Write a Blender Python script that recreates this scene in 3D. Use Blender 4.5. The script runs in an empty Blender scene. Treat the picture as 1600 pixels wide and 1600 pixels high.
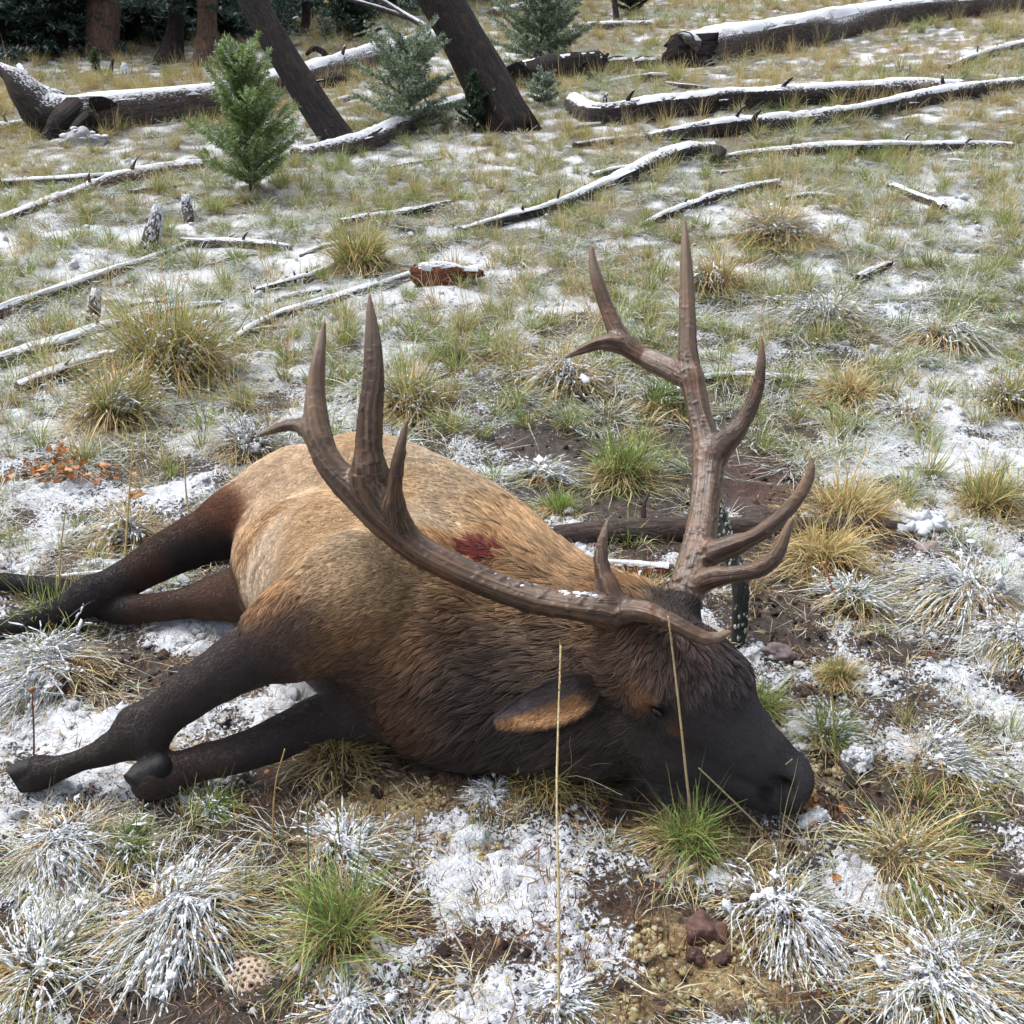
import bpy, bmesh, math, random
import numpy as np
from mathutils import Vector, Matrix, kdtree

rng = np.random.default_rng(7)
random.seed(7)
SC = bpy.context.scene
COL = SC.collection
R = math.radians

# ------------------------------------------------------------------ camera
CAM_H, PITCH, F = 1.6, R(22.0), 1603.0
cam_d = bpy.data.cameras.new('camera')
cam = bpy.data.objects.new('camera', cam_d)
COL.objects.link(cam)
cam.location = (0, 0, CAM_H)
cam.rotation_euler = (math.pi / 2 - PITCH, 0, 0)
cam_d.sensor_width = 36.0
cam_d.lens = 36.0 * F / 1600.0
cam_d.clip_start = 0.05
cam_d.clip_end = 600
SC.camera = cam

# ------------------------------------------------------------------ light: bright overcast
SUN_EL, SUN_AZ = 62.0, 300.0      # degrees; azimuth clockwise from +Y
w = bpy.data.worlds.new('World')
SC.world = w
w.use_nodes = True
nt = w.node_tree
nt.nodes.clear()
sky = nt.nodes.new('ShaderNodeTexSky')
sky.sky_type = 'NISHITA'
sky.sun_disc = False
sky.sun_elevation = R(SUN_EL)
sky.sun_rotation = R(SUN_AZ)
sky.air_density = 1.0
sky.dust_density = 6.0
sky.ozone_density = 1.0
hs = nt.nodes.new('ShaderNodeHueSaturation')
hs.inputs['Saturation'].default_value = 0.46
bg = nt.nodes.new('ShaderNodeBackground')
bg.inputs['Strength'].default_value = 0.15
wo = nt.nodes.new('ShaderNodeOutputWorld')
nt.links.new(sky.outputs[0], hs.inputs['Color'])
nt.links.new(hs.outputs[0], bg.inputs['Color'])
nt.links.new(bg.outputs[0], wo.inputs[0])
sd = bpy.data.lights.new('sun', 'SUN')
sd.energy = 0.8
sd.angle = R(25)
sd.color = (1.0, 0.98, 0.945)
so = bpy.data.objects.new('sun', sd)
COL.objects.link(so)
az = R(SUN_AZ)
sv = Vector((math.sin(az) * math.cos(R(SUN_EL)), math.cos(az) * math.cos(R(SUN_EL)), math.sin(R(SUN_EL))))
so.rotation_euler = sv.to_track_quat('Z', 'Y').to_euler()
so.location = (0, 0, 20)
SC.view_settings.view_transform = 'Standard'
SC.view_settings.look = 'None'
SC.view_settings.exposure = 1.08
SC.view_settings.gamma = 1.0
SC.view_settings.use_curve_mapping = False

# ------------------------------------------------------------------ numpy noise
def _hash(ix, iy, iz, seed):
    h = (ix.astype(np.int64) * 374761393 + iy.astype(np.int64) * 668265263 + iz.astype(np.int64) * 2147483647 + seed * 1274126177) & 0xFFFFFFFF
    h = ((h ^ (h >> 13)) * 1274126177) & 0xFFFFFFFF
    h = ((h ^ (h >> 16)) * 2246822519) & 0xFFFFFFFF
    return ((h ^ (h >> 15)) & 0xFFFFFF) / float(0xFFFFFF)

def noise3(x, y, z, seed=0):
    x, y, z = np.broadcast_arrays(np.asarray(x, float), np.asarray(y, float), np.asarray(z, float))
    ix, iy, iz = np.floor(x), np.floor(y), np.floor(z)
    fx, fy, fz = x - ix, y - iy, z - iz
    fx = fx * fx * (3 - 2 * fx); fy = fy * fy * (3 - 2 * fy); fz = fz * fz * (3 - 2 * fz)
    r = 0
    for a in (0, 1):
        wx = fx if a else 1 - fx
        for b in (0, 1):
            wy = fy if b else 1 - fy
            for c in (0, 1):
                wz = fz if c else 1 - fz
                r = r + wx * wy * wz * _hash(ix + a, iy + b, iz + c, seed)
    return r

def noise2(x, y, seed=0):
    x, y = np.broadcast_arrays(np.asarray(x, float), np.asarray(y, float))
    ix, iy = np.floor(x), np.floor(y)
    fx, fy = x - ix, y - iy
    fx = fx * fx * (3 - 2 * fx); fy = fy * fy * (3 - 2 * fy)
    z0 = np.zeros_like(ix)
    h = lambda a, b: _hash(ix + a, iy + b, z0, seed)
    return (h(0, 0) * (1 - fx) + h(1, 0) * fx) * (1 - fy) + (h(0, 1) * (1 - fx) + h(1, 1) * fx) * fy

def fbm2(x, y, seed=0, oct=3):
    r, a, t = 0, 1.0, 0
    for o in range(oct):
        r = r + a * noise2(x * 2 ** o + 17.3 * o, y * 2 ** o + 9.1 * o, seed + o)
        t += a; a *= 0.5
    return r / t

def sstep(a, b, x):
    t = np.clip((x - a) / (b - a), 0, 1)
    return t * t * (3 - 2 * t)

# ------------------------------------------------------------------ terrain and picking points on it
def T0(x, y):
    x = np.asarray(x, float); y = np.asarray(y, float)
    u = (y - 3.7) / 0.45
    sp = 0.45 * np.where(u > 20, u, np.log1p(np.exp(np.minimum(u, 20))))
    z = 0.138 * sp + 0.010 * x * sstep(4, 12, y)
    z = z - 0.0 * y
    far = np.maximum(y - 45, 0)
    return z - 0.05 * far

def lumps(x, y):
    x = np.asarray(x, float); y = np.asarray(y, float)
    near = 1 - sstep(6, 12, y)
    a = (fbm2(x * 1.6, y * 1.6, 11, 3) - 0.5) * 0.10
    b = (fbm2(x * 7, y * 7, 12, 3) - 0.5) * 0.05
    return a * (0.45 + 0.55 * sstep(4, 7, y)) + b * (0.55 + 0.45 * near)

def T(x, y):
    return T0(x, y) + lumps(x, y) * 0.8

CP, SP = math.cos(PITCH), math.sin(PITCH)
def ray(px, py):
    u, v = (px - 800) / F, (800 - py) / F
    return np.array([u, CP + v * SP, v * CP - SP])

def D(px, py, t):                    # point at distance t along the view axis
    return np.array([0, 0, CAM_H]) + t * ray(px, py)

def Z(px, py, z):                    # point at height z
    d = ray(px, py)
    return D(px, py, (z - CAM_H) / d[2])

def G(px, py, h=0.0):                # point h above the terrain
    d = ray(px, py)
    lo, hi = 0.3, 90.0
    for _ in range(46):
        m = 0.5 * (lo + hi)
        p = np.array([0, 0, CAM_H]) + m * d
        if p[2] - float(T(p[0], p[1])) > h: lo = m
        else: hi = m
    return np.array([0, 0, CAM_H]) + lo * d

def depth(p):
    q = np.asarray(p) - np.array([0, 0, CAM_H])
    return q[1] * CP - q[2] * SP

def mpx(p):                          # metres per photo pixel at p
    return depth(p) / F

# ------------------------------------------------------------------ object helpers
def tag(o, label=None, cat=None, group=None, kind=None):
    if label: o['label'] = label
    if cat: o['category'] = cat
    if group: o['group'] = group
    if kind: o['kind'] = kind
    return o

def link(o, parent=None, col=None):
    (col or COL).objects.link(o)
    if parent is not None: o.parent = parent
    return o

def empty(name, loc):
    o = bpy.data.objects.new(name, None)
    o.empty_display_size = 0.1
    o.location = loc
    return link(o)

def mesh_obj(name, v, f, mats, parent=None, smooth=True, attrs=None, mi=None, origin=None, col=None):
    """v: n x 3 array, f: list/array of faces. World coordinates; origin moves the object's origin."""
    me = bpy.data.meshes.new(name)
    v = np.asarray(v, float)
    org = np.zeros(3) if origin is None else np.asarray(origin, float)
    vv = v - org
    if isinstance(f, np.ndarray):
        nf, k = f.shape
        me.vertices.add(len(vv)); me.vertices.foreach_set('co', vv.astype(np.float32).ravel())
        me.loops.add(nf * k); me.loops.foreach_set('vertex_index', f.astype(np.int32).ravel())
        me.polygons.add(nf)
        me.polygons.foreach_set('loop_start', np.arange(0, nf * k, k, dtype=np.int32))
        me.polygons.foreach_set('loop_total', np.full(nf, k, np.int32))
        me.update(calc_edges=True)
    else:
        me.from_pydata(vv.tolist(), [], [list(map(int, q)) for q in f])
        me.update()
    if smooth: me.polygons.foreach_set('use_smooth', np.ones(len(me.polygons), bool))
    for m in (mats if isinstance(mats, (list, tuple)) else [mats]): me.materials.append(m)
    if mi is not None: me.polygons.foreach_set('material_index', np.asarray(mi, np.int32))
    for k, a in (attrs or {}).items():
        a = np.asarray(a, np.float32)
        if a.ndim == 1:
            at = me.attributes.new(k, 'FLOAT', 'POINT'); at.data.foreach_set('value', a)
        else:
            if a.shape[1] == 3: a = np.concatenate([a, np.ones((len(a), 1), np.float32)], 1)
            at = me.attributes.new(k, 'FLOAT_COLOR', 'POINT'); at.data.foreach_set('color', a.ravel())
    o = bpy.data.objects.new(name, me)
    link(o, parent, col)
    if parent is not None:
        pw = np.array(parent.location)
        q = parent.parent
        while q is not None:
            pw = pw + np.array(q.location); q = q.parent
        o.location = org - pw
    else:
        o.location = org
    return o

class Buf:                           # collects pieces of one mesh
    def __init__(s): s.v, s.f, s.a, s.n = [], [], {}, 0
    def add(s, v, f, **at):
        v = np.asarray(v, float)
        s.v.append(v); s.f += [[int(i) + s.n for i in q] for q in f]
        for k, x in at.items():
            x = np.asarray(x, float)
            if x.ndim == 0: x = np.full(len(v), float(x))
            elif x.ndim == 1 and len(x) == 3 and k == 'col': x = np.tile(x, (len(v), 1))
            s.a.setdefault(k, []).append(x)
        s.n += len(v)
    def build(s, name, mats, parent=None, smooth=True, origin=None, col=None):
        return mesh_obj(name, np.concatenate(s.v), s.f, mats, parent, smooth,
                        {k: np.concatenate(x) for k, x in s.a.items()}, origin=origin, col=col)

def resample(P, Rd, n):
    """Catmull-Rom through the points P with radii Rd, n samples."""
    P = np.asarray(P, float); Rd = np.asarray(Rd, float)
    A = np.concatenate([P, Rd[:, None]], 1)
    A = np.concatenate([2 * A[:1] - A[1:2], A, 2 * A[-1:] - A[-2:-1]], 0)
    seg = np.linalg.norm(np.diff(P, axis=0), axis=1); cum = np.concatenate([[0], np.cumsum(seg)])
    out = []
    for s in np.linspace(0, cum[-1], n):
        i = min(int(np.searchsorted(cum, s, 'right')) - 1, len(P) - 2)
        u = (s - cum[i]) / max(seg[i], 1e-9)
        p0, p1, p2, p3 = A[i], A[i + 1], A[i + 2], A[i + 3]
        out.append(0.5 * (2 * p1 + (p2 - p0) * u + (2 * p0 - 5 * p1 + 4 * p2 - p3) * u * u + (3 * p1 - p0 - 3 * p2 + p3) * u ** 3))
    out = np.array(out)
    return out[:, :3], np.maximum(out[:, 3], 1e-4)

def frames(C):
    t = np.gradient(C, axis=0); t /= np.linalg.norm(t, axis=1)[:, None] + 1e-9
    up = np.array([0, 0, 1.0])
    s = np.cross(t, up)
    bad = np.linalg.norm(s, axis=1) < 0.15
    s[bad] = np.cross(t[bad], np.array([0, 1.0, 0]))
    s /= np.linalg.norm(s, axis=1)[:, None]
    u = np.cross(s, t)
    return t, s, u

def tube(P, Rd, n=24, m=12, seed=0, rough=0.10, grain=9.0, jag=0.0, closed=True):
    """Rough tapering tube: (verts, faces, along, around)."""
    C, r = resample(P, Rd, n)
    t, s, u = frames(C)
    a = np.arange(m) * 2 * math.pi / m
    ca, sa = np.cos(a), np.sin(a)
    L = np.concatenate([[0], np.cumsum(np.linalg.norm(np.diff(C, axis=0), axis=1))])
    nz = noise3(ca[None] * 1.6 + seed * 3.1, sa[None] * 1.6, L[:, None] / (r.mean() * grain) + seed, 5) - 0.5
    nz2 = noise3(ca[None] * 4 + seed * 1.7, sa[None] * 4, L[:, None] / (r.mean() * grain * 0.4) + seed, 6) - 0.5
    rr = r[:, None] * (1 + rough * 2 * nz + rough * nz2)
    V = C[:, None] + rr[..., None] * (ca[None, :, None] * s[:, None] + sa[None, :, None] * u[:, None])
    if jag:                          # splintered ends
        j = (noise2(np.arange(m) * 0.9 + seed, 0 * a, 8) - 0.2) * jag
        V[0] -= t[0] * (j * r[0])[:, None]
        V[-1] += t[-1] * (np.roll(j, 3) * r[-1])[:, None]
    V = V.reshape(-1, 3)
    Fc = []
    for i in range(n - 1):
        for k in range(m):
            k2 = (k + 1) % m
            Fc.append((i * m + k, i * m + k2, (i + 1) * m + k2, (i + 1) * m + k))
    if closed:
        V = np.concatenate([V, [C[0]], [C[-1]]])
        b = n * m
        for k in range(m):
            k2 = (k + 1) % m
            Fc.append((b, k2, k)); Fc.append((b + 1, (n - 1) * m + k, (n - 1) * m + k2))
    return V, Fc, (C, r, t, s, u)

def lump(c, r, seed, sub=1, squash=0.8, amp=0.35):
    bm = bmesh.new(); bmesh.ops.create_icosphere(bm, subdivisions=sub, radius=1)
    v = np.array([x.co for x in bm.verts]); f = [[x.index for x in q.verts] for q in bm.faces]; bm.free()
    k = 1 + amp * 2 * (noise3(v[:, 0] * 1.3 + seed, v[:, 1] * 1.3, v[:, 2] * 1.3, 3) - 0.5) + amp * (noise3(v[:, 0] * 3 + seed, v[:, 1] * 3, v[:, 2] * 3, 4) - 0.5)
    v = v * k[:, None] * np.asarray(r) * np.array([1, 1, squash])
    return v + np.asarray(c), f

# ------------------------------------------------------------------ materials
def mat(name):
    m = bpy.data.materials.new(name); m.use_nodes = True
    n = m.node_tree.nodes; n.clear()
    out = n.new('ShaderNodeOutputMaterial'); b = n.new('ShaderNodeBsdfPrincipled')
    m.node_tree.links.new(b.outputs[0], out.inputs[0])
    return m, m.node_tree, b

def N(t, typ, **kw):
    n = t.nodes.new(typ)
    for k, v in kw.items():
        if k in n.inputs: n.inputs[k].default_value = v
        else: setattr(n, k, v)
    return n

def math_(t, op, a, b=None, clamp=False):
    n = t.nodes.new('ShaderNodeMath'); n.operation = op; n.use_clamp = clamp
    for i, x in enumerate((a, b)):
        if x is None: continue
        if isinstance(x, (int, float)): n.inputs[i].default_value = x
        else: t.links.new(x, n.inputs[i])
    return n.outputs[0]

def mix_(t, fac, a, b, blend='MIX'):
    n = t.nodes.new('ShaderNodeMix'); n.data_type = 'RGBA'; n.blend_type = blend
    for sock, x in ((n.inputs['Factor'], fac), (n.inputs['A'], a), (n.inputs['B'], b)):
        if isinstance(x, (int, float)): sock.default_value = x
        elif isinstance(x, tuple): sock.default_value = (*x, 1) if len(x) == 3 else x
        else: t.links.new(x, sock)
    return n.outputs['Result']

def ramp_(t, x, stops):
    n = t.nodes.new('ShaderNodeValToRGB')
    e = n.color_ramp.elements
    while len(e) < len(stops): e.new(0.5)
    for q, (p, c) in zip(e, stops):
        q.position = p; q.color = (*c, 1) if isinstance(c, tuple) else (c, c, c, 1)
    t.links.new(x, n.inputs[0])
    return n.outputs[0]

def noise_(t, vec, scale, detail=3, rough=0.55):
    n = N(t, 'ShaderNodeTexNoise', Scale=scale, Detail=detail, Roughness=rough)
    if vec is not None: t.links.new(vec, n.inputs['Vector'])
    return n.outputs['Fac']

def attr_(t, name, typ='GEOMETRY'):
    n = t.nodes.new('ShaderNodeAttribute'); n.attribute_name = name; n.attribute_type = typ
    return n

def bump_(t, b, h, strength, dist):
    n = N(t, 'ShaderNodeBump', Strength=strength, Distance=dist)
    t.links.new(h, n.inputs['Height']); t.links.new(n.outputs[0], b.inputs['Normal'])

def objco(t):
    return t.nodes.new('ShaderNodeTexCoord').outputs['Object']

def make_materials():
    M = {}
    SNOWC = (0.60, 0.63, 0.675)
    # snow
    m, t, b = mat('snow'); co = objco(t)
    n1 = noise_(t, co, 60, 4); n2 = noise_(t, co, 320, 2)
    t.links.new(ramp_(t, n1, [(0.25, (0.50, 0.53, 0.58)), (0.6, SNOWC)]), b.inputs['Base Color'])
    b.inputs['Roughness'].default_value = 0.75
    b.inputs['Subsurface Weight'].default_value = 0.15
    b.inputs['Subsurface Radius'].default_value = (0.01, 0.012, 0.015)
    bump_(t, b, math_(t, 'ADD', n1, math_(t, 'MULTIPLY', n2, 0.5)), 0.8, 0.006)
    M['snow'] = m
    # ground
    m, t, b = mat('ground_soil'); co = objco(t)
    sn, mo, li, rd = attr_(t, 'snow').outputs['Fac'], attr_(t, 'moss').outputs['Fac'], attr_(t, 'litter').outputs['Fac'], attr_(t, 'red').outputs['Fac']
    n1 = noise_(t, co, 9, 4); n2 = noise_(t, co, 38, 5, 0.65); n3 = noise_(t, co, 150, 4, 0.65); n4 = noise_(t, co, 70, 3)
    soil = ramp_(t, n2, [(0.28, (0.012, 0.0085, 0.0075)), (0.5, (0.038, 0.027, 0.023)), (0.72, (0.085, 0.063, 0.053))])
    soil = mix_(t, math_(t, 'MULTIPLY', rd, n1), soil, (0.075, 0.020, 0.012))
    crumbs = ramp_(t, n3, [(0.56, 0.0), (0.66, 1.0)])
    soil = mix_(t, math_(t, 'MULTIPLY', crumbs, 0.35), soil, (0.22, 0.155, 0.11))
    lit = ramp_(t, n3, [(0.34, (0.026, 0.022, 0.014)), (0.52, (0.115, 0.105, 0.055)), (0.72, (0.33, 0.30, 0.19))])
    lm = math_(t, 'ADD', math_(t, 'MULTIPLY', math_(t, 'SUBTRACT', n2, 0.5), 2.6), math_(t, 'SUBTRACT', math_(t, 'MULTIPLY', li, 2.0), 0.5), True)
    c = mix_(t, lm, soil, lit)
    mos = ramp_(t, n3, [(0.3, (0.12, 0.075, 0.03)), (0.5, (0.28, 0.21, 0.10)), (0.7, (0.42, 0.36, 0.21))])
    mm = math_(t, 'ADD', math_(t, 'MULTIPLY', math_(t, 'SUBTRACT', n4, 0.5), 2.4), math_(t, 'SUBTRACT', math_(t, 'MULTIPLY', mo, 2.0), 0.5), True)
    c = mix_(t, mm, c, mos)
    e = math_(t, 'ADD', math_(t, 'MULTIPLY', math_(t, 'SUBTRACT', n4, 0.5), 2.6), math_(t, 'MULTIPLY', math_(t, 'SUBTRACT', n3, 0.5), 2.2))
    e = math_(t, 'ADD', e, math_(t, 'MULTIPLY', math_(t, 'SUBTRACT', sn, 0.5), 2.6))
    sm = ramp_(t, math_(t, 'ADD', e, 0.5, True), [(0.40, 0.0), (0.60, 1.0)])
    smc = mix_(t, n3, (0.47, 0.50, 0.55), (0.64, 0.67, 0.71))
    c = mix_(t, sm, c, smc)
    t.links.new(c, b.inputs['Base Color'])
    t.links.new(ramp_(t, sm, [(0, 0.50), (1, 0.8)]), b.inputs['Roughness'])
    b.inputs['Specular IOR Level'].default_value = 0.35
    h = math_(t, 'ADD', math_(t, 'MULTIPLY', n2, 0.8), math_(t, 'ADD', math_(t, 'MULTIPLY', n3, 0.45), math_(t, 'MULTIPLY', sm, 0.5)))
    bump_(t, b, h, 1.0, 0.02)
    M['ground'] = m
    # grass: blade colour in the attribute, snow and frost on the blades by the frost attribute
    m, t, b = mat('grass_blade'); co = objco(t)
    a = attr_(t, 'col').outputs['Color']; fr = attr_(t, 'frost').outputs['Fac']
    ti = attr_(t, 'frost_add', 'INSTANCER').outputs['Fac']; st = attr_(t, 'straw_add', 'INSTANCER').outputs['Fac']
    n1 = noise_(t, co, 130, 2)
    c = mix_(t, st, a, (0.50, 0.38, 0.17))
    f = math_(t, 'ADD', math_(t, 'ADD', fr, ti), math_(t, 'MULTIPLY', math_(t, 'SUBTRACT', n1, 0.5), 1.3))
    f = ramp_(t, f, [(0.42, 0.0), (0.62, 1.0)])
    c = mix_(t, math_(t, 'MULTIPLY', f, 0.90), c, (0.60, 0.64, 0.66))
    t.links.new(c, b.inputs['Base Color']); b.inputs['Roughness'].default_value = 0.55
    b.inputs['Specular IOR Level'].default_value = 0.3
    tr = N(t, 'ShaderNodeBsdfTranslucent'); t.links.new(c, tr.inputs['Color'])
    ms = N(t, 'ShaderNodeMixShader', Fac=0.28)
    out = [x for x in t.nodes if x.type == 'OUTPUT_MATERIAL'][0]
    t.links.new(b.outputs[0], ms.inputs[1]); t.links.new(tr.outputs[0], ms.inputs[2]); t.links.new(ms.outputs[0], out.inputs[0])
    M['grass'] = m
    # plain attribute-coloured dull matter
    def coloured(name, rough=0.7, grain=120, amt=0.5, bump=0.003, spec=0.3):
        m, t, b = mat(name); co = objco(t)
        a = attr_(t, 'col').outputs['Color']; n1 = noise_(t, co, grain, 4, 0.6)
        c = mix_(t, 1.0, a, ramp_(t, n1, [(0.25, 1 - amt), (0.75, 1 + amt * 0.6)]), 'MULTIPLY')
        t.links.new(c, b.inputs['Base Color']); b.inputs['Roughness'].default_value = rough
        b.inputs['Specular IOR Level'].default_value = spec
        if bump: bump_(t, b, n1, 0.8, bump)
        M[name] = m
        return t, b
    coloured('needle_leaf', 0.6, 90, 0.35, 0)
    m = M['needle_leaf']; t = m.node_tree; b = [x for x in t.nodes if x.type == 'BSDF_PRINCIPLED'][0]; src = b.inputs['Base Color'].links[0].from_socket
    tr = N(t, 'ShaderNodeBsdfTranslucent'); t.links.new(src, tr.inputs['Color']); ms = N(t, 'ShaderNodeMixShader', Fac=0.4)
    out = [x for x in t.nodes if x.type == 'OUTPUT_MATERIAL'][0]
    t.links.new(b.outputs[0], ms.inputs[1]); t.links.new(tr.outputs[0], ms.inputs[2]); t.links.new(ms.outputs[0], out.inputs[0])
    coloured('dry_plant', 0.7, 140, 0.45, 0.002)
    coloured('stone', 0.75, 60, 0.5, 0.006)
    coloured('fur', 0.62, 240, 0.15, 0, 0.25)
    coloured('hide', 0.62, 110, 0.35, 0.004, 0.3)
    m = M['hide']; t = m.node_tree; b = [x for x in t.nodes if x.type == 'BSDF_PRINCIPLED'][0]
    t.links.new(math_(t, 'SUBTRACT', 0.62, math_(t, 'MULTIPLY', attr_(t, 'wet').outputs['Fac'], 0.34)), b.inputs['Roughness'])
    coloured('hoof_horn', 0.6, 60, 0.6, 0.003, 0.2)
    # wood, bark: grain along the log through the attribute coordinates
    def bark(name, dark, mid, light, patch=None, snow=0.0, scale=1.0, bstr=1.0):
        m, t, b = mat(name); g = attr_(t, 'grain').outputs['Vector']
        mp = N(t, 'ShaderNodeMapping'); mp.inputs['Scale'].default_value = (7 * scale, 7 * scale, 1.3 * scale); t.links.new(g, mp.inputs['Vector'])
        n1 = noise_(t, mp.outputs[0], 1.6, 5, 0.65); n2 = noise_(t, mp.outputs[0], 6, 4, 0.6); n3 = noise_(t, g, 2.2, 3)
        c = ramp_(t, math_(t, 'ADD', math_(t, 'MULTIPLY', n1, 0.6), math_(t, 'MULTIPLY', n2, 0.4)), [(0.32, dark), (0.5, mid), (0.68, light)])
        if patch: c = mix_(t, ramp_(t, n3, [(0.56, 0.0), (0.68, 1.0)]), c, mix_(t, n2, patch, tuple(x * 0.5 for x in patch)))
        if snow:
            geo = t.nodes.new('ShaderNodeNewGeometry'); sx = t.nodes.new('ShaderNodeSeparateXYZ'); t.links.new(geo.outputs['Normal'], sx.inputs[0])
            k = math_(t, 'ADD', sx.outputs['Z'], math_(t, 'MULTIPLY', math_(t, 'SUBTRACT', n2, 0.5), 1.6))
            k = math_(t, 'ADD', k, math_(t, 'MULTIPLY', math_(t, 'SUBTRACT', noise_(t, objco(t), 30, 3), 0.5), 1.2))
            c = mix_(t, ramp_(t, k, [(1 - snow, 0.0), (min(1.0, 1.12 - snow), 1.0)]), c, (0.58, 0.61, 0.66))
        t.links.new(c, b.inputs['Base Color']); b.inputs['Roughness'].default_value = 0.8
        b.inputs['Specular IOR Level'].default_value = 0.25
        bump_(t, b, math_(t, 'ADD', n1, math_(t, 'MULTIPLY', n2, 0.6)), bstr, 0.03 / scale)
        M[name] = m
    bark('bark_charred', (0.004, 0.0033, 0.004), (0.0145, 0.0112, 0.012), (0.055, 0.043, 0.043), (0.075, 0.038, 0.027), 0.0, 1.0, 1.6)
    bark('bark_orange', (0.04, 0.026, 0.022), (0.125, 0.076, 0.057), (0.28, 0.175, 0.12), (0.08, 0.055, 0.05), 0.0, 1.2)
    bark('bark_grey', (0.02, 0.016, 0.016), (0.075, 0.06, 0.056), (0.18, 0.15, 0.135), None, 0.25, 1.0)
    bark('wood_weathered', (0.025, 0.019, 0.018), (0.085, 0.066, 0.06), (0.22, 0.18, 0.155), None, 0.42, 1.0)
    bark('wood_dark', (0.009, 0.007, 0.008), (0.03, 0.023, 0.023), (0.085, 0.065, 0.06), None, 0.30, 1.0)
    bark('wood_reddish', (0.035, 0.02, 0.015), (0.12, 0.066, 0.044), (0.27, 0.165, 0.115), None, 0.36, 1.2)
    bark('wood_wet', (0.016, 0.012, 0.011), (0.055, 0.04, 0.035), (0.14, 0.108, 0.095), None, 0.0, 2.0)
    bark('wood_mossy', (0.006, 0.007, 0.006), (0.022, 0.024, 0.020), (0.07, 0.075, 0.06), (0.40, 0.42, 0.40), 0.0, 3.0)
    bark('wood_rotten', (0.03, 0.008, 0.004), (0.11, 0.03, 0.015), (0.22, 0.085, 0.04), None, 0.30, 2.0)
    # antler
    m, t, b = mat('antler_horn'); g = attr_(t, 'grain').outputs['Vector']; tip = attr_(t, 'tip').outputs['Fac']
    mp = N(t, 'ShaderNodeMapping'); mp.inputs['Scale'].default_value = (2.0, 2.0, 0.55); t.links.new(g, mp.inputs['Vector'])
    n1 = noise_(t, mp.outputs[0], 1.6, 4, 0.6); n2 = noise_(t, mp.outputs[0], 5.5, 4, 0.65); n3 = noise_(t, objco(t), 12, 3)
    c = ramp_(t, math_(t, 'ADD', math_(t, 'MULTIPLY', n1, 0.55), math_(t, 'MULTIPLY', n2, 0.45)), [(0.33, (0.014, 0.0075, 0.005)), (0.48, (0.046, 0.0255, 0.0155)), (0.67, (0.20, 0.122, 0.070))])
    c = mix_(t, math_(t, 'MULTIPLY', ramp_(t, n3, [(0.50, 0.0), (0.66, 1.0)]), 0.32), c, (0.20, 0.085, 0.04))
    c = mix_(t, math_(t, 'MULTIPLY', tip, 0.5), c, mix_(t, n1, (0.16, 0.10, 0.065), (0.46, 0.33, 0.22)))
    t.links.new(c, b.inputs['Base Color']); b.inputs['Roughness'].default_value = 0.30
    bump_(t, b, math_(t, 'ADD', n1, n2), 0.55, 0.005)
    M['antler'] = m
    # eye
    m, t, b = mat('eye_wet')
    n1 = noise_(t, objco(t), 40, 2)
    t.links.new(ramp_(t, n1, [(0.3, (0.008, 0.006, 0.008)), (0.8, (0.03, 0.018, 0.018))]), b.inputs['Base Color'])
    b.inputs['Roughness'].default_value = 0.15
    M['eye'] = m
    return M
M = make_materials()

# ------------------------------------------------------------------ what covers the ground where
def blob(px, py, rx, ry):
    c = G(px, py); k = mpx(c)
    a, b_ = G(px, py - ry), G(px, py + ry)
    return (c[0], c[1], rx * k, max(0.5 * abs(a[1] - b_[1]), 0.02))

SNOW_B = [(*blob(*q[:4]), q[4]) for q in [
    (90, 790, 110, 35, .55), (250, 770, 120, 30, .3), (160, 1120, 150, 30, .5), (330, 1110, 110, 30, .6), (420, 1110, 70, 40, .5), (60, 1160, 60, 60, .35),
    (450, 960, 60, 20, .4), (120, 1400, 130, 60, .5), (60, 1250, 90, 40, .4), (420, 1220, 120, 30, .45), (520, 1320, 90, 35, .55), (330, 1500, 60, 40, .4),
    (800, 1330, 150, 40, .5), (800, 1400, 90, 25, .35), (1300, 1400, 150, 50, .5), (1500, 1530, 140, 60, .6), (1400, 1600, 120, 40, .5), (1180, 1400, 60, 40, .4),
    (1440, 1170, 110, 60, .45), (1560, 1270, 60, 60, .5), (1500, 1080, 80, 50, .4), (1280, 970, 50, 40, .6), (1300, 1010, 40, 40, .5), (1440, 810, 50, 18, .6),
    (1400, 700, 200, 45, .6), (1500, 650, 140, 40, .45), (1330, 560, 160, 40, .45), (1270, 700, 110, 30, .45), (1580, 860, 50, 30, .6), (1480, 900, 100, 40, .35),
    (830, 640, 130, 50, .55), (740, 690, 60, 25, .45), (900, 660, 50, 40, .4), (680, 580, 80, 40, .35), (1200, 345, 110, 22, .55), (1500, 560, 100, 30, .3),
    (560, 470, 130, 40, .4), (480, 440, 70, 30, .5), (860, 480, 100, 40, .25), (250, 350, 40, 30, .5), (100, 320, 60, 15, .4), (1260, 390, 30, 30, .4),
    (330, 640, 150, 25, .35), (420, 620, 80, 30, .35), (1150, 640, 60, 20, .4), (1000, 1590, 60, 20, .2), (660, 1590, 100, 30, .3), (100, 1490, 80, 30, .4), (960, 1330, 60, 30, .4)]]
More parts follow.
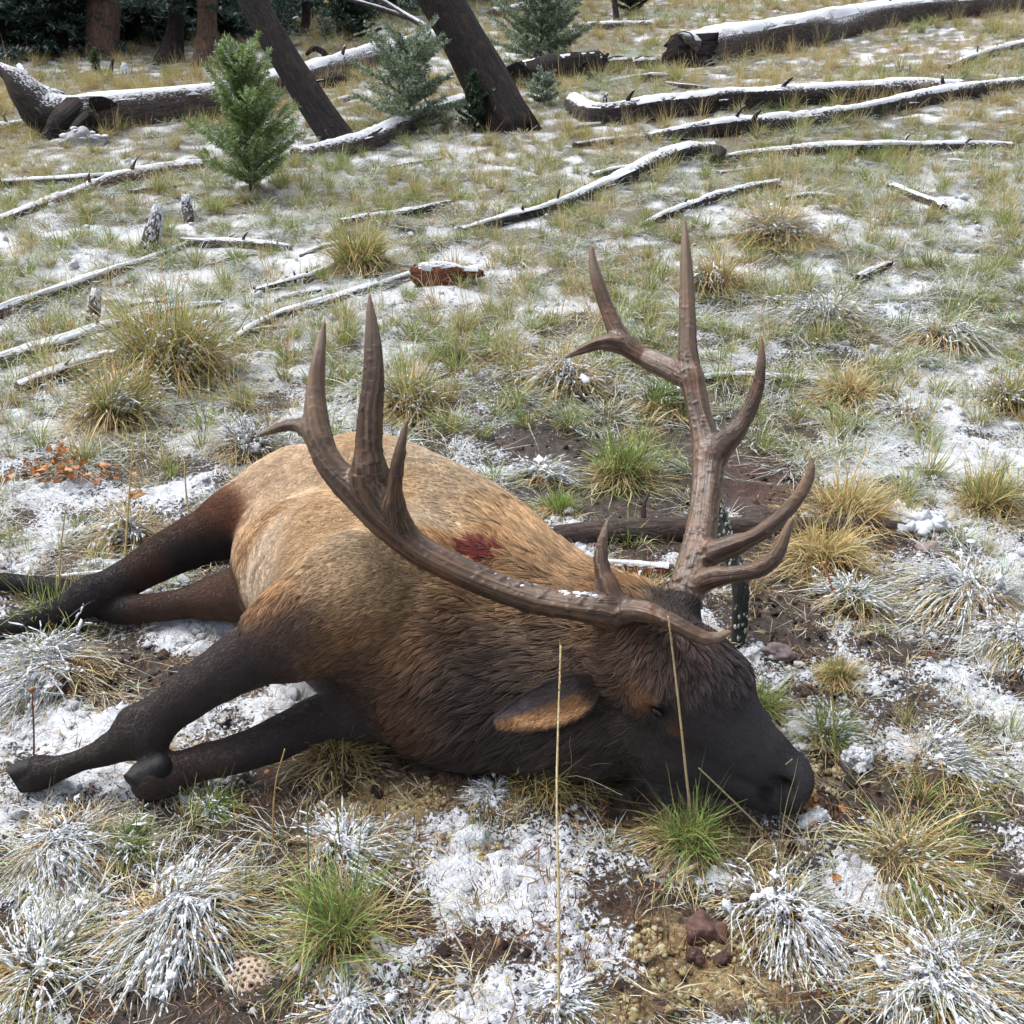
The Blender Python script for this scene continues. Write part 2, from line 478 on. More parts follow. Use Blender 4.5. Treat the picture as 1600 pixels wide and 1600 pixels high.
MUD_B = [(*blob(*q[:4]), q[4]) for q in [
    (680, 1190, 170, 45, 1), (860, 1235, 250, 30, .8), (1060, 1265, 140, 25, .8), (250, 1055, 130, 32, .9), (990, 770, 120, 40, 1), (1180, 760, 70, 45, .9), (1230, 900, 90, 60, 1),
    (1220, 1000, 80, 60, .8), (1180, 900, 70, 50, .8), (1300, 1080, 120, 40, .7), (1380, 1260, 130, 40, .8), (1450, 1330, 60, 70, .8), (1330, 1200, 70, 40, .6), (1560, 1460, 50, 60, .7),
    (560, 1250, 60, 20, .4), (640, 1440, 60, 40, .6), (250, 1575, 110, 30, .8), (760, 1480, 80, 40, .6), (1080, 1440, 70, 35, .7), (1040, 1560, 120, 30, .6), (1420, 760, 100, 25, .3),
    (900, 700, 50, 30, .5), (1400, 1020, 90, 30, .6), (1560, 1060, 50, 30, .5), (30, 1200, 50, 30, .6), (150, 1380, 60, 20, .4), (840, 850, 60, 30, .6), (1010, 860, 70, 30, .5)]]
MOSS_B = [(*blob(*q[:4]), q[4]) for q in [
    (620, 1270, 130, 45, .9), (700, 1340, 110, 40, .8), (560, 1240, 60, 30, .6), (1050, 1480, 170, 50, .7), (1130, 1530, 140, 50, .7), (950, 1590, 120, 30, .6), (1170, 1330, 80, 35, .6),
    (1270, 1220, 50, 25, .6), (1240, 1280, 60, 20, .6), (640, 1330, 60, 40, .7), (1180, 1100, 30, 40, .5), (1000, 920, 50, 30, .6), (770, 1240, 50, 20, .5), (1310, 800, 90, 25, .5)]]
RED_B = [(*blob(*q[:4]), q[4]) for q in [(760, 1400, 60, 60, .9), (820, 1450, 130, 60, .8), (1180, 755, 60, 35, 1), (440, 1210, 70, 40, .4), (700, 430, 40, 20, .8), (1280, 690, 60, 20, .6), (1310, 1480, 70, 30, .6), (950, 1500, 120, 60, .4)]]

def blobs(x, y, L):
    r = np.zeros_like(np.asarray(x, float))
    for (cx, cy, rx, ry, wgt) in L:
        d = ((x - cx) / rx) ** 2 + ((y - cy) / ry) ** 2
        r = np.maximum(r, wgt * np.exp(-0.8 * d))
    return r

def snow_mask(x, y):
    b = fbm2(x * 1.1, y * 1.1, 31, 3); d = fbm2(x * 5, y * 5, 32, 3)
    near = 1 - sstep(3.2, 6.5, y)
    far = sstep(9, 15, y)
    s = 0.475 + 0.8 * (b - 0.5) + 1.1 * (d - 0.5) + (0.34 + .10 * sstep(3, 5, y)) * blobs(x, y, SNOW_B) - 0.75 * blobs(x, y, MUD_B) - 0.22 * blobs(x, y, MOSS_B)
    s = s + 0.02 * sstep(3.3, 4.6, y) - 0.05 * far
    return np.clip(s, 0, .86)

def moss_mask(x, y):
    return np.clip(1.0 * blobs(x, y, MOSS_B) + 0.35 * (fbm2(x * 2, y * 2, 41) - 0.5), 0, 1)

def litter_mask(x, y):
    return np.clip(0.25 + 0.5 * sstep(4, 8, y) + 0.8 * (fbm2(x * 2.3, y * 2.3, 51) - 0.5) - 0.5 * blobs(x, y, MUD_B), 0, 1)

def build_ground():
    ys = [-5.0 + i * 0.3 for i in range(20)]
    y = 0.95
    while y < 6.0: ys.append(y); y += 0.0036 * y + 0.0012
    while y < 150: ys.append(y); y += 0.013 * y
    ys = np.array(ys)
    s = np.linspace(-1, 1, 561)
    sx = np.sign(s) * (0.38 * np.abs(s) + 0.62 * np.abs(s) ** 3)
    hw = 2.2 + 0.85 * np.maximum(ys, 0)
    X = hw[:, None] * sx[None]; Y = np.repeat(ys[:, None], len(s), 1)
    x, y = X.ravel(), Y.ravel()
    sn, mo = snow_mask(x, y), moss_mask(x, y)
    z = T0(x, y) + lumps(x, y)
    near = 1 - sstep(4, 7, y)
    sm = sstep(0.45, 0.75, sn + 0.9 * (fbm2(x * 24, y * 24, 61, 2) - 0.5))
    z = z + sm * (0.008 + 0.016 * fbm2(x * 30, y * 30, 62, 2)) * near
    z = z + near * 0.028 * (fbm2(x * 34, y * 34, 63, 3) - 0.5) + near * 0.012 * blobs(x, y, MOSS_B) * fbm2(x * 60, y * 60, 64, 2)
    z = z + (1 - near) * 0.03 * (fbm2(x * 5, y * 5, 65, 2) - 0.5)
    ny, nx = X.shape
    i = np.arange(ny * nx).reshape(ny, nx)
    f = np.stack([i[:-1, :-1], i[:-1, 1:], i[1:, 1:], i[1:, :-1]], -1).reshape(-1, 4)
    o = mesh_obj('ground', np.stack([x, y, z], 1), f, M['ground'], attrs={'snow': sn, 'moss': mo, 'litter': litter_mask(x, y), 'red': blobs(x, y, RED_B)})
    o['kind'] = 'structure'
    return o
build_ground()

# ------------------------------------------------------------------ distance-field modelling (one continuous skin)
class Field:
    def __init__(s, lo, hi, h):
        s.lo, s.h = np.array(lo, float), h
        s.n = np.ceil((np.array(hi) - s.lo) / h).astype(int) + 1
        s.d = np.full(s.n, 1.0, np.float32)
    def box(s, P, pad):
        P = np.asarray(P, float)
        a = np.clip(np.floor((P.min(0) - pad - s.lo) / s.h).astype(int), 0, s.n - 1)
        b = np.clip(np.ceil((P.max(0) + pad - s.lo) / s.h).astype(int) + 1, 1, s.n)
        ax = [s.lo[i] + s.h * np.arange(a[i], b[i]) for i in range(3)]
        g = np.meshgrid(*ax, indexing='ij', sparse=True)
        return tuple(slice(a[i], b[i]) for i in range(3)), g
    def put(s, sl, dp, k, sub=False):
        d = s.d[sl]
        if sub:
            dp = -dp; hh = np.clip(0.5 + 0.5 * (dp - d) / k, 0, 1)
            s.d[sl] = (d * (1 - hh) + dp * hh + k * hh * (1 - hh)).astype(np.float32)
        else:
            hh = np.clip(0.5 + 0.5 * (d - dp) / k, 0, 1)
            s.d[sl] = (d * (1 - hh) + dp * hh - k * hh * (1 - hh)).astype(np.float32)
    def cone(s, a, b, ra, rb, k=0.03, sub=False):
        a, b = np.asarray(a, float), np.asarray(b, float)
        sl, (x, y, z) = s.box([a, b], max(ra, rb) + 2 * k + 2 * s.h)
        v = b - a; L = float(v @ v) + 1e-9
        h = np.clip(((x - a[0]) * v[0] + (y - a[1]) * v[1] + (z - a[2]) * v[2]) / L, 0, 1)
        dp = np.sqrt((x - a[0] - h * v[0]) ** 2 + (y - a[1] - h * v[1]) ** 2 + (z - a[2] - h * v[2]) ** 2) - (ra + (rb - ra) * h)
        s.put(sl, dp, k, sub)
    def chain(s, P, Rd, k=0.03, n=None, sub=False, k2=None, root=0.0):
        if n: P, Rd = resample(P, Rd, n)
        for i in range(len(P) - 1): s.cone(P[i], P[i + 1], Rd[i], Rd[i + 1], k if (k2 is None or i < root * len(P)) else k2, sub)
    def ell(s, c, r, k=0.03, rot=None, sub=False):
        c, r = np.asarray(c, float), np.asarray(r, float)
        m = r.max()
        sl, (x, y, z) = s.box([c - m, c + m], 2 * k + 2 * s.h)
        x, y, z = x - c[0], y - c[1], z - c[2]
        if rot is not None:
            q = np.array(rot, float)          # rows: local axes
            x, y, z = (q[0][0] * x + q[0][1] * y + q[0][2] * z, q[1][0] * x + q[1][1] * y + q[1][2] * z, q[2][0] * x + q[2][1] * y + q[2][2] * z)
        k0 = np.sqrt((x / r[0]) ** 2 + (y / r[1]) ** 2 + (z / r[2]) ** 2)
        k1 = np.sqrt((x / r[0] ** 2) ** 2 + (y / r[1] ** 2) ** 2 + (z / r[2] ** 2) ** 2) + 1e-9
        s.put(sl, k0 * (k0 - 1) / k1, k, sub)
    def surface(s):
        d = s.d; ins = (d < 0).astype(np.uint8)
        c = sum(ins[i:ins.shape[0] - 1 + i, j:ins.shape[1] - 1 + j, k:ins.shape[2] - 1 + k] for i in (0, 1) for j in (0, 1) for k in (0, 1))
        act = np.argwhere((c > 0) & (c < 8))
        idx = np.full(c.shape, -1, np.int32); idx[tuple(act.T)] = np.arange(len(act))
        cs = [(i, j, k) for i in (0, 1) for j in (0, 1) for k in (0, 1)]
        val = {q: d[act[:, 0] + q[0], act[:, 1] + q[1], act[:, 2] + q[2]].astype(float) for q in cs}
        acc = np.zeros((len(act), 3)); cnt = np.zeros(len(act))
        for q in cs:
            for ax in range(3):
                if q[ax]: continue
                p = list(q); p[ax] = 1; p = tuple(p)
                a, b = val[q], val[p]; m = (a < 0) != (b < 0)
                tt = np.where(m, a / np.where(m, a - b, 1), 0)
                pos = np.tile(np.array(q, float), (len(act), 1)); pos[:, ax] = tt
                acc += pos * m[:, None]; cnt += m
        V = s.lo + s.h * (act + acc / cnt[:, None])
        F_ = []
        for ax in range(3):
            o1, o2 = [(1, 2), (2, 0), (0, 1)][ax]
            sl0 = [slice(None)] * 3; sl1 = [slice(None)] * 3
            sl0[ax] = slice(0, -1); sl1[ax] = slice(1, None)
            ch = np.argwhere(ins[tuple(sl0)] != ins[tuple(sl1)])
            ch = ch[(ch[:, o1] > 0) & (ch[:, o2] > 0) & (ch[:, o1] < c.shape[o1]) & (ch[:, o2] < c.shape[o2]) & (ch[:, ax] < c.shape[ax])]
            flip = ins[tuple(ch.T)] == 1
            e1 = np.zeros(3, int); e1[o1] = 1; e2 = np.zeros(3, int); e2[o2] = 1
            q = np.stack([idx[tuple((ch - e1 - e2).T)], idx[tuple((ch - e2).T)], idx[tuple(ch.T)], idx[tuple((ch - e1).T)]], 1)
            q[~flip] = q[~flip][:, ::-1]
            F_.append(q)
        F_ = np.concatenate(F_)
        return V, F_[(F_ >= 0).all(1)]

def relax(V, Fq, it=2, lam=0.5):
    n = len(V)
    for _ in range(it):
        S = np.zeros_like(V); c = np.zeros(n)
        for a, b in ((0, 1), (1, 2), (2, 3), (3, 0)):
            np.add.at(S, Fq[:, a], V[Fq[:, b]]); np.add.at(c, Fq[:, a], 1)
            np.add.at(S, Fq[:, b], V[Fq[:, a]]); np.add.at(c, Fq[:, b], 1)
        V = V + lam * (S / np.maximum(c, 1)[:, None] - V)
    return V

def normals(V, Fq):
    a = np.cross(V[Fq[:, 2]] - V[Fq[:, 0]], V[Fq[:, 3]] - V[Fq[:, 1]])
    n = np.zeros_like(V)
    for k in range(4): np.add.at(n, Fq[:, k], a)
    return n / (np.linalg.norm(n, axis=1)[:, None] + 1e-12)

# ------------------------------------------------------------------ the elk: lying on its left side, head to the right
def PZ(L):
    return np.array([Z(a, b, c) for a, b, c, r in L]), np.array([r for *_, r in L])

FORE_UP = [(560, 930, .42, .160), (500, 965, .40, .120), (420, 1010, .345, .084), (330, 1062, .265, .064), (268, 1106, .20, .054), (222, 1141, .15, .057), (185, 1164, .115, .040), (130, 1187, .085, .028), (80, 1204, .06, .030), (50, 1213, .05, .033)]
FORE_LOW = [(640, 1085, .14, .10), (570, 1100, .125, .072), (500, 1122, .11, .057), (430, 1156, .095, .053), (370, 1178, .085, .046), (310, 1194, .075, .043), (265, 1208, .07, .050), (240, 1216, .07, .050)]
HIND_UP = [(470, 770, .33, .16), (405, 800, .31, .120), (340, 828, .265, .092), (270, 862, .215, .076), (205, 900, .165, .060), (150, 930, .13, .058), (105, 950, .10, .044), (45, 972, .075, .031), (-20, 990, .06, .031), (-80, 1004, .055, .040)]
HIND_LOW = [(470, 900, .16, .15), (400, 925, .13, .09), (330, 935, .105, .058), (250, 948, .09, .046), (180, 950, .085, .047), (120, 925, .08, .036), (60, 914, .065, .028), (0, 909, .06, .028), (-50, 906, .06, .034)]
AXES = []

def build_elk():
    lo, hi = (-2.15, 1.35, -0.06), (0.95, 4.35, 0.95)
    fd = Field(lo, hi, 0.0075)
    K = .07
    for L, k, n in [
        ([(505, 808, .27, .225), (565, 797, .285, .240), (650, 838, .29, .235), (725, 890, .28, .232), (785, 948, .27, .212)], .09, 9),
        ([(485, 878, .25, .195), (550, 915, .26, .245), (620, 970, .26, .250), (680, 1020, .24, .215)], .09, 7),
        ([(785, 948, .27, .212), (855, 985, .275, .183), (925, 1003, .29, .155), (985, 1008, .335, .128), (1020, 1015, .35, .115)], .08, 8),
        ([(660, 1040, .20, .20), (740, 1075, .175, .175), (830, 1095, .16, .155), (910, 1115, .16, .135), (975, 1130, .165, .112)], .08, 7),
        ([(612, 905, .372, .165), (585, 945, .372, .165), (550, 972, .37, .14)], .04, 6),
        ([(466, 775, .30, .160), (440, 860, .25, .142), (436, 925, .17, .122)], .04, 6),
    ]:
        P, r = PZ(L); fd.chain(P, r, k, n); AXES.append((P, r))
    for L in (FORE_UP, FORE_LOW, HIND_UP, HIND_LOW):
        P, r = PZ(L); fd.chain(P, r, .035, 30, k2=.001, root=.25); AXES.append((P, r))
    # joints
    for (a, b, c, r) in [(216, 1132, .160, .046), (140, 925, .145, .048), (232, 1156, .135, .046), (58, 1207, .055, .035)]:
        p = Z(a, b, c); fd.cone(p, p + 1e-3, r, r, .03)
    # head: cranium, brow, muzzle, jaw
    HL = [(1008, 1030, .355, .128), (1062, 1072, .315, .113), (1108, 1108, .262, .094), (1155, 1155, .195, .067), (1198, 1193, .135, .055), (1222, 1212, .108, .052)]
    P, r = PZ(HL); fd.chain(P, r, .045, 12); AXES.append((P, r))
    JL = [(995, 1130, .20, .098), (1050, 1165, .155, .078), (1110, 1196, .115, .056), (1165, 1220, .085, .042), (1215, 1243, .062, .036), (1232, 1248, .06, .033)]
    P, r = PZ(JL); fd.chain(P, r, .04, 10)
    for (a, b, c, r, k) in [(1125, 1060, .325, .062, .05), (1085, 1030, .365, .062, .05), (1240, 1224, .098, .044, .025), (1236, 1206, .115, .040, .025), (1216, 1230, .088, .040, .025),  
                            (1015, 1082, .335, .055, .02), (1050, 1108, .285, .048, .02), (1090, 1180, .15, .055, .03)]:
        p = Z(a, b, c); fd.cone(p, p + 1e-3, r, r, k)
    # pedicles
    fd.cone(D(1015, 1005, 2.50), D(972, 966, 2.395), .060, .047, .03)
    fd.cone(D(1056, 1000, 2.52), D(1064, 950, 2.52), .058, .044, .03)
    # eye socket, nostril, mouth, tear groove
    tH = lambda a, b, c, dt: D(a, b, depth(Z(a, b, c)) + dt)
    def front(a, b):                 # first skin point along the line of sight
        for t in np.arange(1.7, 3.2, 0.004):
            i = np.round((D(a, b, t) - fd.lo) / fd.h).astype(int)
            if (i >= 0).all() and (i < fd.n).all() and fd.d[tuple(i)] < 0: return D(a, b, t)
        return None
    e = front(1027, 1112)
    dirv = ray(1027, 1112) / np.linalg.norm(ray(1027, 1112))
    for (a, b, r) in [(1018, 1104, .013), (1027, 1111, .015), (1037, 1117, .012)]:
        q = front(a, b); fd.cone(q - dirv * .002, q + dirv * .003, r, r, .012, True)
    l0, l1, l2 = front(1008, 1092), front(1026, 1098), front(1046, 1113)
    fd.cone(l0 - dirv * -.003, l1 - dirv * .002, .006, .008, .008); fd.cone(l1 - dirv * .002, l2 + dirv * .003, .008, .006, .008)
    for (a, b, r) in [(1042, 1132, .007), (1056, 1142, .007)]:
        q = front(a, b); fd.cone(q, q + 1e-3, r, r, .01, True)
    nq = [front(a, b) for a, b in [(1210, 1217), (1220, 1225), (1231, 1229)]]
    for i, rr in ((0, .010), (1, .014)):
        fd.cone(nq[i] + dirv * .004, nq[i + 1] + dirv * .006, rr, .013, .010, True)
    mo = [front(a, b) for a, b in [(1150, 1216), (1185, 1232), (1215, 1244), (1240, 1245)]]
    for i in range(3): fd.cone(mo[i] - dirv * .002, mo[i + 1] - dirv * .002, .007, .008, .008, True)
    V, Fq = fd.surface()
    V = relax(V, Fq, 3, .5)
    Nn = normals(V, Fq)
    # uneven hide: folds, ribs and muscle
    body = V[:, 1] > 0
    amp = .008 * (fbm2(V[:, 0] * 9 + V[:, 2] * 5, V[:, 1] * 9, 71, 3) - .5) + .004 * (noise3(V[:, 0] * 26, V[:, 1] * 26, V[:, 2] * 26, 72) - .5)
    V = V + Nn * amp[:, None]
    # project to find surface points
    q = V - np.array([0, 0, CAM_H]); dep = q[:, 1] * CP - q[:, 2] * SP
    PX = 800 + F * q[:, 0] / dep; PY = 800 - F * (q[:, 1] * SP + q[:, 2] * CP) / dep
    def surf(a, b):
        m = np.hypot(PX - a, PY - b)
        c = np.where(m < 12)[0]
        if len(c) == 0: return int(np.argmin(m))
        return int(c[np.argmin(dep[c] + 0.002 * m[c])])
    PALE, TAN, GOLD, WITH = (.58, .44, .30), (.46, .315, .178), (.38, .245, .125), (.28, .18, .098)
    NB, ND, HD, LG, OR, HB = (.125, .082, .055), (.050, .038, .033), (.055, .047, .050), (.054, .041, .039), (.25, .135, .062), (.075, .046, .034)
    COAT = [  # x, y, dx, dy, colour, hair length, reach
        (430, 760, -6, 40, PALE, .015, .16), (400, 860, -4, 40, (.52, .41, .30), .016, .13), (420, 940, -4, 30, (.30, .15, .065), .034, .10), (402, 805, -6, 40, (.40, .25, .13), .028, .09),
        (480, 720, -35, 12, PALE, .014, .15), (560, 690, -40, -6, TAN, .014, .16), (640, 690, -40, -12, (.40, .315, .22), .016, .14), (720, 745, -40, -18, (.38, .29, .19), .024, .16),
        (500, 800, -40, 6, TAN, .015, .16), (480, 880, -38, 20, (.44, .315, .19), .022, .13), (600, 760, -40, -6, TAN, .015, .16), (680, 800, -40, -14, (.48, .38, .265), .022, .14),
        (570, 850, -40, 0, (.50, .40, .285), .016, .13), (560, 900, -40, 10, TAN, .018, .14), (650, 870, -40, -4, TAN, .024, .14), (630, 940, -40, 8, (.36, .245, .14), .034, .14),
        (780, 790, -30, -25, GOLD, .042, .15), (840, 840, -20, -28, WITH, .055, .15), (900, 890, -20, -26, WITH, .060, .13), (930, 925, -24, -14, (.22, .12, .055), .055, .10),
        (770, 870, -32, -16, (.34, .20, .095), .045, .13), (820, 920, -36, -6, (.24, .135, .062), .050, .12), (740, 930, -38, -2, (.26, .165, .09), .045, .13), (690, 985, -36, 12, (.19, .11, .062), .045, .11),
        (520, 1010, -36, 16, OR, .026, .10), (600, 1000, -36, 16, (.25, .135, .065), .026, .11), (650, 1015, -30, 20, (.18, .10, .055), .040, .09),
        (870, 980, -38, 2, NB, .055, .13), (780, 1010, -38, 8, NB, .055, .13), (720, 1060, -36, 16, ND, .060, .12), (800, 1080, -36, 14, ND, .065, .14), (880, 1060, -38, 6, NB, .060, .12),
        (660, 1100, -30, 22, (.11, .062, .038), .055, .10), (780, 1160, -32, 24, ND, .075, .14), (900, 1150, -34, 16, ND, .065, .12), (960, 1040, -36, 6, NB, .050, .10), (620, 1080, -30, 20, (.15, .085, .05), .04, .09),
        (950, 980, -36, -4, (.12, .07, .042), .045, .09), (560, 1060, -34, 16, (.07, .043, .034), .025, .12),
        (460, 985, -36, 20, (.075, .05, .042), .012, .09), (400, 1020, -36, 22, LG, .010, .10), (330, 1060, -36, 24, LG, .008, .12), (230, 1140, -36, 24, (.038, .029, .028), .007, .12), (120, 1190, -36, 14, (.034, .026, .024), .007, .12),
        (520, 1120, -36, 14, LG, .012, .10), (420, 1160, -36, 14, (.042, .032, .031), .008, .10), (300, 1195, -36, 10, (.055, .036, .032), .007, .10),
        (345, 805, -34, 18, (.13, .052, .026), .014, .08), (338, 850, -36, 20, (.028, .021, .021), .012, .07), (300, 820, -36, 22, (.085, .036, .021), .010, .07), (300, 865, -36, 22, (.026, .020, .021), .010, .08), (230, 875, -36, 22, (.055, .028, .020), .009, .08), (140, 930, -36, 20, (.026, .021, .023), .008, .12), (30, 975, -36, 12, (.020, .017, .020), .007, .12),
        (330, 935, -36, 4, (.095, .052, .034), .010, .08), (240, 950, -36, 4, (.075, .042, .031), .009, .09), (160, 905, -36, 4, (.030, .024, .025), .007, .08),
        (1010, 1020, -24, 26, HB, .028, .08), (1060, 1030, 10, 30, (.075, .053, .046), .040, .08), (1120, 1060, 6, 34, (.055, .044, .044), .036, .08), (1050, 1070, 10, 30, (.085, .058, .047), .030, .05), (990, 1060, -26, 20, HB, .020, .06),
        (1110, 1120, 28, 26, HD, .008, .09), (1170, 1170, 28, 26, (.060, .056, .063), .006, .10), (1230, 1210, 20, 24, (.034, .033, .038), .004, .06), (1050, 1170, 30, 20, HD, .010, .10), (970, 1130, -30, 20, ND, .024, .10), (1130, 1215, 30, 18, HD, .006, .08),  # muzzle and nose tip lightened bluish: sheen put into the coat colour
        (985, 1070, -10, 24, (.13, .062, .032), .010, .028), (1000, 1088, 20, 16, (.19, .10, .05), .008, .026), (1012, 1100, 20, 14, (.22, .10, .042), .006, .018), (1030, 1114, 20, 14, (.020, .014, .014), .003, .022), (1055, 1142, 20, 20, (.13, .055, .032), .005, .018),
        (1224, 1225, 10, 10, (.005, .004, .005), .002, .016), (1252, 1222, 6, 16, (.050, .047, .053), .002, .028), (1236, 1200, 6, 16, (.052, .050, .057), .003, .03), (1225, 1248, 10, 4, (.045, .040, .042), .003, .025), (1195, 1238, 10, 6, (.010, .008, .009), .002, .014), (1225, 1243, 10, 2, (.008, .007, .008), .002, .012), (1060, 935, 4, -30, (.035, .028, .026), .020, .05),  # nose pad tones also hold painted sheen
        (765, 838, 0, -24, (.27, .14, .06), .042, .045), (770, 885, 0, 20, (.20, .10, .05), .035, .030), (725, 850, -14, -8, (.30, .15, .065), .03, .03),
        (700, 835, -30, -16, (.40, .22, .095), .03, .05),
    ]
    cp = np.array([V[surf(a, b)] for a, b, *_ in COAT])
    ct = np.array([V[surf(a + 0.6 * dx, b + 0.6 * dy)] for a, b, dx, dy, *_ in COAT])
    fl = ct - cp
    for i, (a, b, dx, dy, *_) in enumerate(COAT):
        d = dx * np.array([1.0, 0, 0]) - dy * np.array([0, SP, CP])
        d /= np.linalg.norm(d)
        n = np.linalg.norm(fl[i])
        fl[i] = fl[i] / n if 0.005 < n < 0.12 else d
        fl[i] = 0.5 * fl[i] + 0.5 * d
    cc = np.array([q[4] for q in COAT]); cl = np.array([q[5] for q in COAT]); cr = np.array([q[6] for q in COAT])
    def coat(P):
        d2 = ((P[:, None, :] - cp[None]) ** 2).sum(2)
        wgt = np.exp(-d2 / (0.55 * cr[None] ** 2)) / (cr[None] ** 1.2) + 1e-9 / (d2 + .001) ** 2
        wgt /= wgt.sum(1)[:, None]
        return np.exp(wgt @ np.log(cc)), wgt @ cl, wgt @ fl
    Vc = np.concatenate([coat(V[i:i + 20000])[0] for i in range(0, len(V), 20000)])
    wet_p = np.array([V[surf(a, b)] for a, b in [(1250, 1222), (1240, 1202), (1222, 1224), (1240, 1240)]])
    wetf = lambda Q: np.exp(-(((Q[:, None] - wet_p[None]) ** 2).sum(2).min(1)) / .028 ** 2)
    elk = mesh_obj('elk', V, Fq, M['hide'], attrs={'col': Vc * 0.8, 'wet': wetf(V)}, origin=(-0.3, 2.4, 0))
    tag(elk, 'dead bull elk lying on its side in snowy grass with big antlers up', 'elk')
    # ---------------- fur
    tri = np.concatenate([Fq[:, [0, 1, 2]], Fq[:, [0, 2, 3]]])
    A = V[tri]
    cr_ = np.cross(A[:, 1] - A[:, 0], A[:, 2] - A[:, 0]); area = np.linalg.norm(cr_, axis=1) / 2
    cen = A.mean(1); fn = cr_ / (2 * area[:, None] + 1e-12)
    vd = np.array([0, 0, CAM_H]) - cen; vd /= np.linalg.norm(vd, axis=1)[:, None]
    facing = (fn * vd).sum(1)
    ok = (facing > -0.45) & (cen[:, 2] > -0.01)
    Lc = np.concatenate([coat(cen[i:i + 20000])[1] for i in range(0, len(cen), 20000)])
    pr = area * ok * (1 + 1.3 * sstep(.022, .010, Lc))
    NH = 240000
    ti = rng.choice(len(tri), NH, p=pr / pr.sum())
    u1, u2 = rng.random(NH), rng.random(NH); sw = u1 + u2 > 1; u1[sw] = 1 - u1[sw]; u2[sw] = 1 - u2[sw]
    B = V[tri[ti]]; Nb = Nn[tri[ti]]
    P = B[:, 0] * (1 - u1 - u2)[:, None] + B[:, 1] * u1[:, None] + B[:, 2] * u2[:, None]
    n = Nb[:, 0] * (1 - u1 - u2)[:, None] + Nb[:, 1] * u1[:, None] + Nb[:, 2] * u2[:, None]
    n /= np.linalg.norm(n, axis=1)[:, None]
    bald = rng.random(NH) < 1.3 * wetf(P) - .25
    P[bald] -= n[bald] * .02
    res = [coat(P[i:i + 15000]) for i in range(0, NH, 15000)]
    C = np.concatenate([r[0] for r in res]); L = np.concatenate([r[1] for r in res]); f = np.concatenate([r[2] for r in res])
    # wandering lie of the hair
    wv = np.stack([noise3(P[:, 0] * 14, P[:, 1] * 14, P[:, 2] * 14, 80 + k) - .5 for k in range(3)], 1) * 0.7
    wv2 = np.stack([noise3(P[:, 0] * 45, P[:, 1] * 45, P[:, 2] * 45, 84 + k) - .5 for k in range(3)], 1) * 0.55
    kw = np.clip(L / .028, .12, 1)[:, None]
    f = f + (wv + wv2) * kw + np.array([0, 0, -0.12])
    f -= n * (f * n).sum(1)[:, None]; f /= np.linalg.norm(f, axis=1)[:, None] + 1e-9
    L = L * rng.uniform(.7, 1.15, NH)
    kinds = rng.random(NH)
    C = C * (1 + rng.normal(0, .16, (NH, 1)).clip(-.45, .5) * np.clip(L / .022, .55, 1)[:, None])
    lay = noise3(P[:, 0] * 30, P[:, 1] * 30, P[:, 2] * 30, 90)
    C = C * (1 + (0.52 * lay - .26) * np.clip(L / .022, .55, 1))[:, None]
    # the wound: ragged, blood-dark hair
    wc = V[surf(750, 850)]; dw = np.linalg.norm((P - wc) * np.array([1, 1, 1.3]), axis=1)
    rag = noise3(P[:, 0] * 38, P[:, 1] * 38, P[:, 2] * 38, 95) + .5 * noise3(P[:, 0] * 110, P[:, 1] * 110, P[:, 2] * 110, 96)
    hit = np.exp(-(dw / .050) ** 2) * 1.25 + .9 * (rag - .75) > .47
    C[hit] = np.array((.085, .0085, .0065)) * rng.uniform(.15, 2.2, (hit.sum(), 1)) + np.array((.02, .012, .008)) * rng.random((hit.sum(), 1))
    # wet locks: hairs lean to the tip of the nearest lock
    NC = 16000
    ci = rng.choice(NH, NC, replace=False)
    kd = kdtree.KDTree(NC)
    for k, i in enumerate(ci): kd.insert(P[i], k)
    kd.balance()
    near = np.fromiter((kd.find(p)[1] for p in P.tolist()), int, NH)
    cj = ci[near]
    lk = rng.normal(1, .15, NC).clip(.62, 1.4)[near]; C = C * (1 + (lk - 1) * np.clip((L - .006) / .01, .15, 1))[:, None]
    S = np.array([0, .3, .62, 1.0])
    tipv = f * (L * .95)[:, None] + n * (L * .20)[:, None]
    ctip = P[cj] + f[cj] * (L[cj] * 1.05)[:, None] + n[cj] * (L[cj] * .26)[:, None]
    pts = np.zeros((NH, 4, 3))
    pull = np.clip((L - .007) / .026, 0, 1) * .62
    for k, s_ in enumerate(S):
        base = P + f * (L * .95 * s_)[:, None] + n * (L * (.55 * s_ - .36 * s_ * s_) + .0006)[:, None]
        w_ = (pull * s_ ** 1.3)[:, None]
        pts[:, k] = base * (1 - w_) + (P + (ctip - P) * s_) * w_
    hc = bpy.data.hair_curves.new('fur')
    hc.add_curves([4] * NH)
    hc.attributes['position'].data.foreach_set('vector', (pts - np.array(elk.location)).astype(np.float32).ravel())
    rad = np.outer(np.clip(.00045 + L * .011, .0004, .0010), [1.0, .9, .65, .12]).astype(np.float32)
    ra = hc.attributes.get('radius') or hc.attributes.new('radius', 'FLOAT', 'POINT')
    ra.data.foreach_set('value', rad.ravel())
    ca = hc.attributes.new('col', 'FLOAT_COLOR', 'POINT')
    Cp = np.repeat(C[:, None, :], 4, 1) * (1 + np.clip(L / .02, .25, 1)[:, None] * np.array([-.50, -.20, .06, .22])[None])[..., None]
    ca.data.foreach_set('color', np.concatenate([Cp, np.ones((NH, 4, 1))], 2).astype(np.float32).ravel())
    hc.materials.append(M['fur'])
    fo = bpy.data.objects.new('fur', hc); link(fo, elk); fo['kind'] = 'stuff'
    # ---------------- eye, ear, hooves
    bm = bmesh.new(); bmesh.ops.create_uvsphere(bm, u_segments=20, v_segments=12, radius=1)
